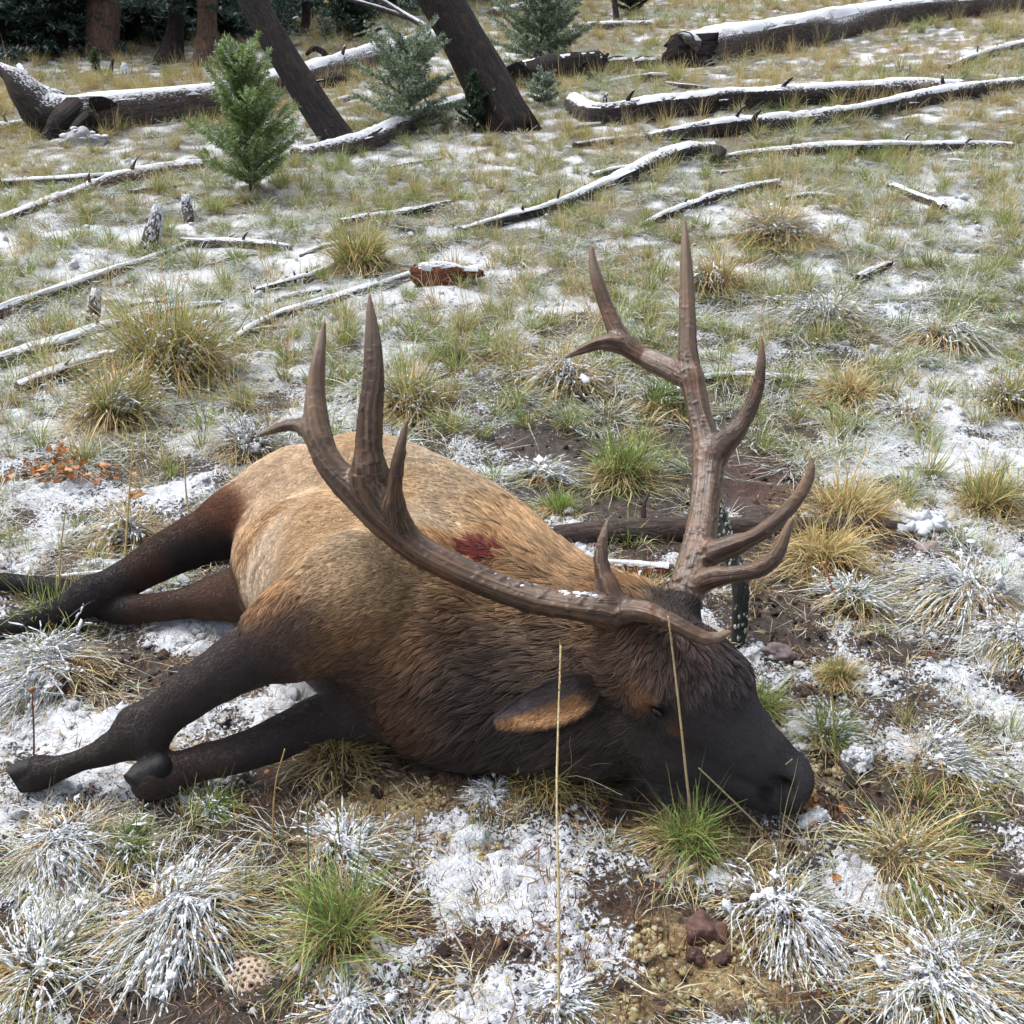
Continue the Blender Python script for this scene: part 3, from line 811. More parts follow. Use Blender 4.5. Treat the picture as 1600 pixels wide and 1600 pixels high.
    ev = np.array([x.co for x in bm.verts]); ef = [[x.index for x in q.verts] for q in bm.faces]; bm.free()
    ec = front(1027, 1112)
    ea_ = front(1037, 1117) - front(1016, 1103); ea_ /= np.linalg.norm(ea_); eu_ = np.cross(ea_, dirv); eu_ /= np.linalg.norm(eu_); en_ = np.cross(ea_, eu_)
    mesh_obj('eye', e + dirv * .006 + ev[:, :1] * ea_ * .017 + ev[:, 1:2] * eu_ * .0075 + ev[:, 2:] * en_ * .010, ef, M['eye'], elk)
    # ear: a cupped leaf with thickness
    base, tip_ = D(934, 1068, depth(front(934, 1068)) + .004), D(783, 1124, depth(front(783, 1124)) - .03)
    ax = tip_ - base; Lr = np.linalg.norm(ax); ax /= Lr
    view = np.array([0, 0, CAM_H]) - base; view /= np.linalg.norm(view)
    sd_ = np.cross(view, ax); sd_ /= np.linalg.norm(sd_); fr_ = np.cross(ax, sd_)
    if sd_[2] < 0: sd_ = -sd_
    ns, nw = 22, 15
    ea, eb, ecol, ecolb = [], [], [], []
    for i in range(ns):
        s_ = i / (ns - 1)
        wd = .055 * (max(0, math.sin(math.pi * (s_ * .94 + .035) ** .72)) ** .75) + .002
        for j in range(nw):
            v_ = j / (nw - 1) * 2 - 1
            cup = .030 * (1 - v_ * v_) * math.sin(math.pi * min(1, s_ + .12))
            p = base + ax * Lr * s_ + sd_ * wd * (v_ * .85 - .1 + .18 * max(0, v_) * 0) + fr_ * (.026 * min(1, s_ * 5) - cup * min(1, s_ * 4) + .012)
            ea.append(p); eb.append(p - fr_ * .007 + sd_ * v_ * .002)
            up = sstep(-.10, .15, v_ + .25 * (noise2(s_ * 8, v_ * 3, 3) - .5))
            cin = np.array((.30, .165, .075)) * (1 - up) + np.array((.15, .115, .112)) * up
            edge = sstep(.80, 1.0, abs(v_)) * (1 if v_ > 0 else .25)
            cin = cin * (1 - .75 * edge) * (0.65 + .7 * float(noise2(s_ * 34, v_ * 7, 9))); bs = sstep(.22, .04, s_); cin = cin * (1 - bs) + np.array((.05, .035, .03)) * bs
            ecol.append(cin); ecolb.append((.06, .042, .036))
    n1 = ns * nw; Fe = []
    for i in range(ns - 1):
        for j in range(nw - 1):
            a = i * nw + j
            Fe.append((a, a + 1, a + nw + 1, a + nw)); Fe.append((n1 + a, n1 + a + nw, n1 + a + nw + 1, n1 + a + 1))
    for i in range(ns - 1):
        for j, fl_ in ((0, 0), (nw - 1, 1)):
            a = i * nw + j; q = (a, a + nw, n1 + a + nw, n1 + a); Fe.append(q[::-1] if fl_ else q)
    er_ = mesh_obj('ear', np.array(ea + eb), Fe, M['hide'], elk, attrs={'col': np.array(ecol + ecolb)})
    EA, EC = np.array(ea).reshape(ns, nw, 3), np.array(ecol).reshape(ns, nw, 3)
    NE = 9000; si, sj = rng.random(NE) ** 1.1 * (ns - 1.01), rng.random(NE) * (nw - 1.01)
    rim = rng.random(NE) < .30; sj[rim] = np.where(rng.random(rim.sum()) < .5, .05, nw - 1.06)
    i_, j_ = si.astype(int), sj.astype(int); fu, fv = (si - i_)[:, None], (sj - j_)[:, None]
    bil = lambda Q: (Q[i_, j_] * (1 - fu) + Q[i_ + 1, j_] * fu) * (1 - fv) + (Q[i_, j_ + 1] * (1 - fu) + Q[i_ + 1, j_ + 1] * fu) * fv
    ep, ecl = bil(EA), bil(EC) * rng.uniform(.5, 1.35, (NE, 1))
    bs_ = np.clip(1 - si / (ns * .22), 0, 1)[:, None]
    ed = ax + rng.normal(0, .22, (NE, 3)) + fr_ * rng.uniform(.05, .4, (NE, 1)) + sd_ * np.where(rim, np.where(sj > nw / 2, .35, -.35), 0)[:, None]
    ed /= np.linalg.norm(ed, axis=1)[:, None]
    el_ = rng.uniform(.006, .016, NE) * (1 + 1.8 * bs_[:, 0])
    ept = np.stack([ep + ed * (el_ * q)[:, None] + np.array([0, 0, -1.0]) * (el_ * .25 * q * q)[:, None] for q in (0, .35, .7, 1.0)], 1)
    eh = bpy.data.hair_curves.new('ear_hair'); eh.add_curves([4] * NE)
    eh.attributes['position'].data.foreach_set('vector', (ept - np.array(elk.location)).astype(np.float32).ravel())
    (eh.attributes.get('radius') or eh.attributes.new('radius', 'FLOAT', 'POINT')).data.foreach_set('value', np.tile(np.array([.0006, .00055, .0004, .0001], np.float32), NE))
    eh.attributes.new('col', 'FLOAT_COLOR', 'POINT').data.foreach_set('color', np.concatenate([np.repeat(ecl[:, None], 4, 1), np.ones((NE, 4, 1))], 2).astype(np.float32).ravel())
    eh.materials.append(M['fur']); eo = bpy.data.objects.new('ear_hair', eh); link(eo, er_); eo.location = np.array(elk.location) - np.array(elk.location) - np.array(er_.location); eo['kind'] = 'stuff'
    # hooves: two toes each
    def hoof(px, py, z, px2, py2, z2, r, view_gap):
        a, b = Z(px, py, z), Z(px2, py2, z2)
        ax = (b - a) / np.linalg.norm(b - a); Lh = np.linalg.norm(b - a)
        sdv = np.cross(ax, np.array([0, 1.0, 0.25])); sdv /= np.linalg.norm(sdv); up = np.cross(sdv, ax)
        hf = Field(np.minimum(a, b) - r * 2.4, np.maximum(a, b) + r * 2.4, .004)
        for sg in (-1, 1):
            c0 = a + sdv * sg * r * .48; c1 = b + sdv * sg * r * .42
            hf.cone(c0, c1, r * .62, r * .40, .006)
            hf.cone(c0 + up * r * .4, c0 + ax * Lh * .5 + up * r * .3, r * .50, r * .45, .01)
        ns_ = ax * .86 - up * .50; ns_ /= np.linalg.norm(ns_); o_ = a + ax * Lh * .80
        gx, gy, gz = np.meshgrid(*[hf.lo[i] + hf.h * np.arange(hf.n[i]) for i in range(3)], indexing='ij', sparse=True)
        hf.d = np.maximum(hf.d, ((gx - o_[0]) * ns_[0] + (gy - o_[1]) * ns_[1] + (gz - o_[2]) * ns_[2]).astype(np.float32))
        v, fq = hf.surface(); v = relax(v, fq, 1)
        s_ = np.clip(((v - a) @ ax) / Lh, 0, 1)
        col = np.array((.007, .0072, .009))[None] * (1 - s_[:, None]) + np.array((.020, .021, .022))[None] * s_[:, None]
        mesh_obj('hoof', v, fq, M['hoof_horn'], elk, attrs={'col': col})
    hoof(256, 1213, .072, 197, 1238, .050, .056, 0)
    hoof(50, 1213, .05, 12, 1222, .04, .042, 0)
    hoof(-80, 1004, .055, -120, 1012, .05, .045, 0)
    hoof(-50, 906, .06, -85, 906, .05, .042, 0)
    return elk, V, PX, PY, dep

def build_antler(elk, chains, snowline=None, burr=1):
    """chains: lists of (px, py, view distance, radius px); the first is the main beam."""
    L3 = []
    for ch in chains:
        P = np.array([D(a, b, t) for a, b, t, r in ch]); Rr = np.array([r * t / F for a, b, t, r in ch])
        n = max(8, int(np.linalg.norm(np.diff(P, axis=0), axis=1).sum() / .025))
        L3.append(resample(P, Rr, n))
    allp = np.concatenate([p for p, r in L3]); rm = .08
    fd = Field(allp.min(0) - rm, allp.max(0) + rm, .0045)
    for i, (p, r) in enumerate(L3): fd.chain(p, r, .020, k2=.0003, root=0 if i == 0 else .28)
    p0, r0 = L3[0]; t_, s_, u_ = frames(p0); bi = burr
    for q in range(26):               # the burr: a ring of knobs at the base
        a_ = q / 26 * 6.283 + rng.normal(0, .08); c_ = p0[bi] + (s_[bi] * math.cos(a_) + u_[bi] * math.sin(a_)) * r0[bi] * 1.02 + t_[bi] * rng.normal(0, .004)
        fd.cone(c_, c_ + t_[bi] * .004, rng.uniform(.007, .012), .006, .006)
    V, Fq = fd.surface(); V = relax(V, Fq, 2, .5); Nn = normals(V, Fq)
    best = np.full(len(V), 9.0); sec = np.full(len(V), 9.0); al = np.zeros(len(V)); ang = np.zeros((len(V), 2)); tipf = np.zeros(len(V)); off = 0
    for ci, (p, r) in enumerate(L3):
        t, s, u = frames(p); cum = np.concatenate([[0], np.cumsum(np.linalg.norm(np.diff(p, axis=0), axis=1))])
        d = np.linalg.norm(V[:, None] - p[None], axis=2) - r[None]
        k = d.argmin(1); dm = d[np.arange(len(V)), k]; m = dm < best; sec = np.where(m, best, np.minimum(sec, dm))
        q = V - p[k]
        best[m] = dm[m]; al[m] = cum[k][m] + (q * t[k]).sum(1)[m] + ci * 1.7
        a = np.stack([(q * s[k]).sum(1), (q * u[k]).sum(1)], 1); a /= np.linalg.norm(a, axis=1)[:, None] + 1e-9
        ang[m] = a[m]
        tipf[m] = sstep(.62, 1.05, cum[k] / cum[-1])[m]
    rid = noise3(ang[:, 0] * 2.6, ang[:, 1] * 2.6, al * 2.6, 21) - .5 + .5 * (noise3(ang[:, 0] * 6, ang[:, 1] * 6, al * 6, 22) - .5)
    beads = np.clip(noise3(V[:, 0] * 110, V[:, 1] * 110, V[:, 2] * 110, 23) - .62, 0, 1) * (1 - tipf)
    rid = rid * sstep(.0, .03, sec - best)
    V = V + Nn * (.0048 * rid * (1 - .7 * tipf) + (.007 + .012 * sstep(.5, .05, al)) * beads)[:, None]
    a = mesh_obj('antler', V, Fq, M['antler'], elk, attrs={'grain': np.stack([ang[:, 0], ang[:, 1], al * 2.5], 1), 'tip': tipf}, origin=L3[0][0][0])
    if snowline:
        b = Buf()
        for (i0, i1, wd) in snowline:
            p, r = L3[0]
            for i in range(int(i0 * len(p)), int(i1 * len(p))):
                for q in range(16):
                    f_ = rng.random(); c = p[i] * (1 - f_) + p[min(i + 1, len(p) - 1)] * f_
                    rr = wd * rng.uniform(.35, 1.0); an = rng.normal(.35, .33)
                    if noise2(i * .35 + f_, 3.3, 7) < .38: continue
                    v, fc = lump(c + r[i] * .96 * np.array([math.sin(an) * .35, math.sin(an) * .9, math.cos(an)]), (rr * 1.7, rr * 1.3, rr * .55), rng.random() * 90, 1)
                    b.add(v, fc)
        q = b.build('snow', M['snow'], a); q['kind'] = 'stuff'
    return a

ELK, EV, EPX, EPY, EDEP = build_elk()
build_antler(ELK, [
    [(990, 985, 2.44, 25), (958, 958, 2.365, 29), (900, 948, 2.36, 22), (840, 938, 2.385, 22), (770, 915, 2.41, 22), (700, 883, 2.43, 23), (650, 855, 2.45, 24), (605, 816, 2.45, 27), (565, 774, 2.46, 28), (530, 742, 2.47, 23), (505, 705, 2.48, 21), (495, 660, 2.49, 20), (493, 610, 2.50, 15), (498, 560, 2.50, 11), (503, 525, 2.51, 7), (507, 505, 2.51, 3)],
    [(610, 812, 2.45, 26), (583, 765, 2.44, 28), (576, 715, 2.42, 22), (578, 660, 2.41, 20), (583, 600, 2.40, 17), (583, 545, 2.40, 14), (580, 500, 2.40, 9), (577, 462, 2.40, 3)],
    [(630, 832, 2.44, 18), (617, 800, 2.41, 15), (617, 760, 2.38, 12), (622, 720, 2.36, 10), (629, 685, 2.35, 7), (636, 658, 2.34, 3)],
    [(500, 688, 2.48, 15), (478, 668, 2.50, 11), (455, 664, 2.52, 9), (428, 671, 2.54, 7), (402, 682, 2.55, 3)],
    [(965, 955, 2.36, 17), (1005, 955, 2.31, 13), (1040, 967, 2.28, 13), (1070, 982, 2.26, 12), (1097, 996, 2.25, 11), (1118, 997, 2.25, 9), (1138, 988, 2.25, 5)],
    [(957, 955, 2.365, 20), (950, 920, 2.355, 15), (940, 885, 2.36, 12), (940, 850, 2.37, 9), (950, 812, 2.38, 3)],
], [(.06, .085, .011), (.085, .20, .0065), (.22, .30, .006), (.31, .36, .005)])
build_antler(ELK, [
    [(1063, 950, 2.53, 26), (1078, 900, 2.57, 27), (1092, 850, 2.63, 25), (1100, 795, 2.70, 22), (1106, 745, 2.76, 24), (1106, 705, 2.80, 24), (1094, 655, 2.84, 18), (1084, 605, 2.88, 18), (1075, 555, 2.91, 15), (1074, 495, 2.94, 13), (1073, 435, 2.96, 11), (1071, 380, 2.97, 7), (1069, 338, 2.98, 2)],
    [(1076, 918, 2.55, 17), (1110, 903, 2.52, 14), (1150, 897, 2.48, 13), (1190, 888, 2.45, 13), (1213, 868, 2.43, 12), (1225, 840, 2.42, 9), (1237, 812, 2.41, 5)],
    [(1090, 872, 2.60, 18), (1130, 858, 2.58, 14), (1175, 840, 2.55, 12), (1215, 812, 2.53, 12), (1243, 782, 2.52, 11), (1262, 752, 2.51, 9), (1268, 730, 2.50, 6), (1266, 714, 2.50, 3)],
    [(1108, 722, 2.785, 20), (1128, 697, 2.77, 16), (1152, 672, 2.75, 13), (1172, 640, 2.74, 12), (1184, 605, 2.73, 10), (1190, 565, 2.72, 7), (1190, 525, 2.72, 2)],
    [(1080, 592, 2.89, 17), (1050, 577, 2.95, 15), (1015, 562, 3.01, 14), (985, 545, 3.03, 15), (965, 520, 3.05, 14), (948, 480, 3.07, 11), (934, 440, 3.08, 10), (926, 408, 3.09, 7), (925, 385, 3.09, 3)],
    [(978, 540, 3.03, 12), (945, 535, 3.03, 10), (915, 544, 3.03, 8), (885, 558, 3.03, 3)],
])

# ------------------------------------------------------------------ grass
GREEN, BRIGHT, OLIVE, STRAW, OCHRE, BROWN, PALEG, FROSTG = (.14, .215, .06), (.19, .32, .065), (.29, .30, .10), (.56, .455, .25), (.44, .30, .10), (.15, .088, .045), (.58, .56, .42), (.39, .46, .34)

def blades(n, base_r, L, tilt, droop, width, pal, frost=0.0, seg=5, lean=None, rg=None, root=None, vary=.3):
    """n arching blades; returns verts, faces, colours, frost."""
    rg = rg or rng
    a = rg.random(n) * 2 * math.pi; q = np.sqrt(rg.random(n)); r = base_r * q
    rt = np.stack([r * np.cos(a), r * np.sin(a), np.zeros(n)], 1)
    if root is not None: rt = rt + root(rt)
    la = a + rg.normal(0, .55, n)
    th = np.clip(tilt * (.25 + .85 * q) + rg.normal(0, .16, n), 0, 1.5)
    out = np.stack([np.cos(la), np.sin(la), 0 * la], 1)
    if lean is not None: out = out + np.array([lean[0], lean[1], 0]) ; out /= np.linalg.norm(out, axis=1)[:, None] + 1e-6
    d0 = out * np.sin(th)[:, None] + np.array([0, 0, 1.0]) * np.cos(th)[:, None]
    Ln = L * np.clip(rg.normal(1, vary, n), .3, 1.8); dr = droop * np.clip(rg.normal(1, .35, n), .1, 2)
    S = np.linspace(0, 1, seg + 1)
    pts = rt[:, None] + d0[:, None] * (Ln[:, None] * S)[..., None] + ((out * .30 - np.array([0, 0, 1.0])) * dr[:, None])[:, None] * (Ln[:, None] * S ** 2)[..., None]
    wig = rg.normal(0, .06, (n, 1, 3)) * (Ln[:, None] * S ** 1.5)[..., None] + rg.normal(0, .05, (n, 1, 3)) * (Ln[:, None] * np.sin(S * 5))[..., None] * S[None, :, None]
    kn = (rg.random(n) < .28)[:, None] * np.clip(S[None] - rg.uniform(.3, .75, (n, 1)), 0, 1)
    pts = pts + wig + (np.stack([rg.normal(0, .7, n), rg.normal(0, .7, n), -rg.uniform(.3, 1.0, n)], 1)[:, None]) * (kn * Ln[:, None])[..., None]
    low = pts[..., 2] < .004
    pts[..., 2] = np.where(low, .004 + .01 * rg.random(pts.shape[:2]), pts[..., 2])
    tan = np.gradient(pts, axis=1); tan /= np.linalg.norm(tan, axis=2)[..., None] + 1e-9
    tw = rg.normal(0, .6, n)
    sidev = np.stack([-np.sin(la + tw), np.cos(la + tw), 0.25 * np.sin(tw * 3)], 1)
    wv = width * rg.uniform(.6, 1.3, n)[:, None] * np.clip(1.05 - S[None], .06, 1) ** .7 * (.7 + .6 * np.minimum(S * 3, 1))[None]
    A = pts - sidev[:, None] * wv[..., None] / 2; B_ = pts + sidev[:, None] * wv[..., None] / 2
    V = np.stack([A, B_], 2).reshape(-1, 3)
    k = (seg + 1) * 2
    f1 = np.array([[2 * i, 2 * i + 1, 2 * i + 3, 2 * i + 2] for i in range(seg)])
    Fc = (np.arange(n)[:, None, None] * k + f1[None]).reshape(-1, 4)
    P = np.array(pal); ci = rg.integers(0, len(P), n)
    c0 = P[ci] * np.clip(rg.normal(1, .2, n), .5, 1.6)[:, None]
    basec = np.array((.26, .19, .09)) * .8
    g = np.clip(1 - S * 3.0, 0, 1)[None, :, None]
    c = c0[:, None] * (1 - g) + basec * g
    dry = (rg.random(n) < .3)[:, None, None] * np.clip(S * 2.2 - 1.1, 0, 1)[None, :, None]
    c = c * (1 - dry) + np.array(STRAW) * dry
    up = 1 - np.abs(tan[..., 2])
    fr = frost + .30 * (up - .5) + rg.normal(0, .10, (n, 1)) + .15 * (S[None] - .5)
    return V, Fc, np.repeat(c[:, :, None], 2, 2).reshape(-1, 3), np.repeat(fr[:, :, None], 2, 2).reshape(-1)

def mesh_blades(name, sets, parent=None, origin=(0, 0, 0), col=None, mats=None):
    v, f, c, fr, o = [], [], [], [], 0
    for (a, b, cc, q) in sets:
        v.append(a); f.append(b + o); c.append(cc); fr.append(q); o += len(a)
    return mesh_obj(name, np.concatenate(v) + np.asarray(origin), np.concatenate(f), mats or M['grass'], parent, False, {'col': np.concatenate(c), 'frost': np.concatenate(fr)}, origin=origin, col=col)

_q = None
def clumps(C, tn, size, rg):
    """small lumps of snow (24 quads each) at C, stretched along tn; size n x 3 (along, across, up)."""
    global _q
    if _q is None:
        v, idx, f = [], {}, []
        for ax in range(3):
            for sg in (-1, 1):
                for i in range(2):
                    for j in range(2):
                        q = []
                        for a, b in ((i, j), (i + 1, j), (i + 1, j + 1), (i, j + 1)):
                            p = [0, 0, 0]; p[ax] = sg; p[(ax + 1) % 3] = a - 1; p[(ax + 2) % 3] = b - 1; p = tuple(p)
                            if p not in idx: idx[p] = len(v); v.append(p)
                            q.append(idx[p])
                        f.append(q if sg > 0 else q[::-1])
        v = np.array(v, float); _q = (v / np.linalg.norm(v, axis=1)[:, None], np.array(f))
    v, f = _q; n = len(C)
    tn = tn / (np.linalg.norm(tn, axis=1)[:, None] + 1e-9)
    sd_ = np.cross(tn, np.array([0, 0, 1.0]) + rg.normal(0, .15, (n, 3))); sd_ /= np.linalg.norm(sd_, axis=1)[:, None] + 1e-9; up = np.cross(sd_, tn)
    k = 1 + .38 * rg.normal(0, 1, (n, len(v), 1)).clip(-1.6, 1.6)
    lv = v[None] * k * size[:, None, :]
    V = C[:, None] + lv[..., :1] * tn[:, None] + lv[..., 1:2] * sd_[:, None] + lv[..., 2:] * up[:, None]
    return V.reshape(-1, 3), (np.arange(n)[:, None, None] * len(v) + f[None]).reshape(-1, 4)

def on_blades(V, seg, n, rg, lo=.2, hi=.85):
    """points lying on the upper blades: centres and blade directions."""
    q = V.reshape(-1, seg + 1, 2, 3).mean(2); nb = len(q)
    b = rg.integers(0, nb, n * 3); s_ = rg.uniform(lo, hi, n * 3) * seg; i = s_.astype(int).clip(0, seg - 1); u = (s_ - i)[:, None]
    C = q[b, i] * (1 - u) + q[b, i + 1] * u; t = q[b, i + 1] - q[b, i]
    tn = t / (np.linalg.norm(t, axis=1)[:, None] + 1e-9)
    w = (1.05 - np.abs(tn[:, 2])) ** 1.5 * (.25 + C[:, 2] / max(C[:, 2].max(), 1e-6)) * np.clip(noise2(C[:, 0] * 13, C[:, 1] * 13, 9) - .38, .012, 1)
    k = rg.choice(n * 3, n, replace=False, p=w / w.sum())
    return C[k], tn[k]

def snow_on(V, seg, n, size, rg):
    C, tn = on_blades(V, seg, n, rg)
    sz = size * np.stack([rg.gamma(3, 1.1, n) + 1.0, rg.uniform(.7, 1.3, n), rg.uniform(.5, .9, n)], 1) * rg.uniform(.7, 1.3, (n, 1))
    return clumps(C + np.array([0, 0, size * .5]), tn, sz, rg)

def white(VF):
    V, Fc = VF; return V, Fc, np.tile((.60, .63, .67), (len(V), 1)), np.full(len(V), 3.0)

def grass_sorts():
    c = bpy.data.collections.new('grass_sorts'); K = []
    def add(sets, n): mesh_blades('grass_tuft', sets, col=c); K.append(n)
    for i in range(3): add([blades(70, .03, .17, .55, .30, .0042, [GREEN, BRIGHT, GREEN, OLIVE], .10), blades(25, .04, .12, .9, .5, .004, [STRAW, OCHRE], .15)], 'green')
    for i in range(3): add([blades(70, .03, .20, .45, .26, .0040, [OLIVE, OLIVE, STRAW, GREEN], .12), blades(30, .04, .13, 1.0, .5, .004, [STRAW, BROWN], .15)], 'olive')
    for i in range(3): add([blades(26, .05, .27, .28, .10, .0030, [STRAW, STRAW, OCHRE, PALEG], .0), blades(55, .05, .12, .9, .5, .004, [STRAW, OLIVE, OCHRE], .15)], 'straw')
    for i in range(4):
        b1 = blades(100, .045, .19, .95, .66, .0042, [FROSTG, GREEN, BRIGHT, PALEG], .34, vary=.4)
        add([b1, blades(36, .04, .12, .6, .3, .004, [OLIVE, GREEN, BRIGHT], .12), white(snow_on(b1[0], 5, 90, .0022, rng))], 'frost')
    for i in range(3):
        b1 = blades(80, .09, .16, 1.25, .5, .0042, [FROSTG, PALEG, GREEN, OLIVE], .34, vary=.4)
        add([b1, blades(20, .06, .10, .9, .4, .004, [OLIVE, GREEN], .1), white(snow_on(b1[0], 5, 90, .0023, rng))], 'mat')
    for i in range(3): add([blades(85, .09, .15, 1.2, .45, .0045, [STRAW, OCHRE, PALEG, OLIVE, BROWN], .16)], 'strawmat')
    return c, np.array(K)

def scatter(name, P, idx, scl, col, fadd=None, sadd=None, tilt=.15, label=None, flat=False):
    n = len(P)
    me = bpy.data.meshes.new(name); me.vertices.add(n); me.vertices.foreach_set('co', np.asarray(P, np.float32).ravel())
    def at(k, typ, a, prop='value'):
        q = me.attributes.new(k, typ, 'POINT'); q.data.foreach_set(prop, np.asarray(a).ravel())
    rot = np.stack([rng.normal(0, tilt, n), rng.normal(0, tilt, n), rng.random(n) * 6.283], 1)
    if flat: rot[:, :2] = rng.random((n, 2)) * 6.28
    at('rot', 'FLOAT_VECTOR', rot.astype(np.float32), 'vector'); at('scl', 'FLOAT', np.asarray(scl, np.float32)); at('pick', 'INT', np.asarray(idx, np.int32))
    at('frost_add', 'FLOAT', np.asarray(np.zeros(n) if fadd is None else fadd, np.float32)); at('straw_add', 'FLOAT', np.asarray(np.zeros(n) if sadd is None else sadd, np.float32))
    o = bpy.data.objects.new(name, me); link(o)
    g = bpy.data.node_groups.new(name + '_nodes', 'GeometryNodeTree')
    g.interface.new_socket('Geometry', in_out='INPUT', socket_type='NodeSocketGeometry'); g.interface.new_socket('Geometry', in_out='OUTPUT', socket_type='NodeSocketGeometry')
    gi, go = g.nodes.new('NodeGroupInput'), g.nodes.new('NodeGroupOutput')
    mp = g.nodes.new('GeometryNodeMeshToPoints'); ip = g.nodes.new('GeometryNodeInstanceOnPoints'); ci = g.nodes.new('GeometryNodeCollectionInfo')
    ci.inputs['Collection'].default_value = col; ci.inputs['Separate Children'].default_value = True; ci.inputs['Reset Children'].default_value = True
    ip.inputs['Pick Instance'].default_value = True
    def na(k, typ):
        q = g.nodes.new('GeometryNodeInputNamedAttribute'); q.data_type = typ; q.inputs['Name'].default_value = k
        return [s_ for s_ in q.outputs if s_.enabled and s_.name == 'Attribute'][0]
    Lk = g.links.new
    Lk(gi.outputs[0], mp.inputs[0]); Lk(mp.outputs[0], ip.inputs['Points']); Lk(ci.outputs[0], ip.inputs['Instance'])
    Lk(na('pick', 'INT'), ip.inputs['Instance Index']); Lk(na('rot', 'FLOAT_VECTOR'), ip.inputs['Rotation']); Lk(na('scl', 'FLOAT'), ip.inputs['Scale'])
    Lk(ip.outputs[0], go.inputs[0])
    md = o.modifiers.new('scatter', 'NODES'); md.node_group = g
    o['kind'] = 'stuff'
    if label: o['label'] = label
    return o

def elk_clear(x, y):
    """signed distance in plan from the elk (and the things lying about)."""
    d = np.full(len(x), 9.0)
    for P, r in AXES:
        for i in range(len(P) - 1):
            a, b = P[i, :2], P[i + 1, :2]; v = b - a; L2 = v @ v + 1e-9
            h = np.clip(((x - a[0]) * v[0] + (y - a[1]) * v[1]) / L2, 0, 1)
            d = np.minimum(d, np.hypot(x - a[0] - h * v[0], y - a[1] - h * v[1]) - (r[i] + (r[i + 1] - r[i]) * h))
    return d

def field(dens, y0, y1):
    """uniform points per square metre between y0 and y1, a little wider than the view."""
    w1 = .80 * y1 + 1.2
    n = int(dens * (y1 - y0) * 2 * w1)
    y = rng.uniform(y0, y1, n); x = rng.uniform(-w1, w1, n)
    k = np.abs(x) < .80 * y + 1.2
    return x[k], y[k]

def grow_grass():
    col, K = grass_sorts()
    X, Y = [], []
    for d, a, b in [(75, 1.2, 3.2), (56, 3.2, 4.4), (62, 4.4, 7), (46, 7, 11), (18, 11, 18), (5.5, 18, 46)]:
        x, y = field(d, a, b); X.append(x); Y.append(y)
    x, y = np.concatenate(X), np.concatenate(Y)
    sn = snow_mask(x, y); mud = blobs(x, y, MUD_B); mos = blobs(x, y, MOSS_B)
    patch = fbm2(x * .55, y * .55, 101, 3); patch2 = fbm2(x * .9 + 7, y * .9, 102, 3); dens = fbm2(x * 1.3, y * 1.3, 103, 3)
    snowB = blobs(x, y, SNOW_B)
    keep = (elk_clear(x, y) > .05) & (rng.random(len(x)) > 1.25 * mud) & (rng.random(len(x)) > .8 * mos) & (rng.random(len(x)) > .5 * snowB) & (dens + .35 * rng.random(len(x)) > .47 + .02 * (y < 4.2) - .12 * (y > 9))
    x, y, sn, patch, patch2, snowB = x[keep], y[keep], sn[keep], patch[keep], patch2[keep], snowB[keep]
    n = len(x)
    far = sstep(8, 15, y)
    w = {'green': 1.5 + 6 * np.clip(patch2 - .55, 0, 1) - .5 * far, 'olive': .8 + .4 * far, 'straw': .30 + 4 * np.clip(patch - .5, 0, 1) + .9 * far,
         'frost': 1.5 + 3.5 * np.clip(.5 - patch, 0, 1) - .3 * far, 'mat': 1.5 + 2 * snowB - .5 * far, 'strawmat': .55 + 2 * np.clip(patch - .45, 0, 1) + .6 * far}
    nr = 1 - sstep(2.6, 4.2, y); w['mat'] = w['mat'] + 2.5 * nr; w['strawmat'] = w['strawmat'] + 2.2 * nr; w['frost'] = w['frost'] * (1 - .5 * nr)
    names = list(w); Wt = np.clip(np.stack([w[k] for k in names], 1), .05, None); cw = np.cumsum(Wt / Wt.sum(1)[:, None], 1)
    ch = (rng.random((n, 1)) > cw).sum(1).clip(0, len(names) - 1)
    idx = np.zeros(n, int)
    for i, k in enumerate(names):
        o = np.where(K == k)[0]; m = ch == i; idx[m] = rng.choice(o, m.sum())
    scl = rng.uniform(.5, 1.15, n) * (.55 + .45 * sstep(2.8, 4.6, y)) * (1 + .5 * sstep(9, 20, y) + .6 * sstep(20, 40, y))
    fadd = .16 * (sn - .45) + .10 * (fbm2(x * .8, y * .8, 104) - .5) + .105 - .04 * far * sstep(12, 20, y)
    sadd = np.clip(.5 * far * sstep(.42, .60, patch) + .15 * rng.random(n), 0, .8)
    scatter('grass', np.stack([x, y, T(x, y) - .012], 1), idx, scl, col, fadd, sadd)

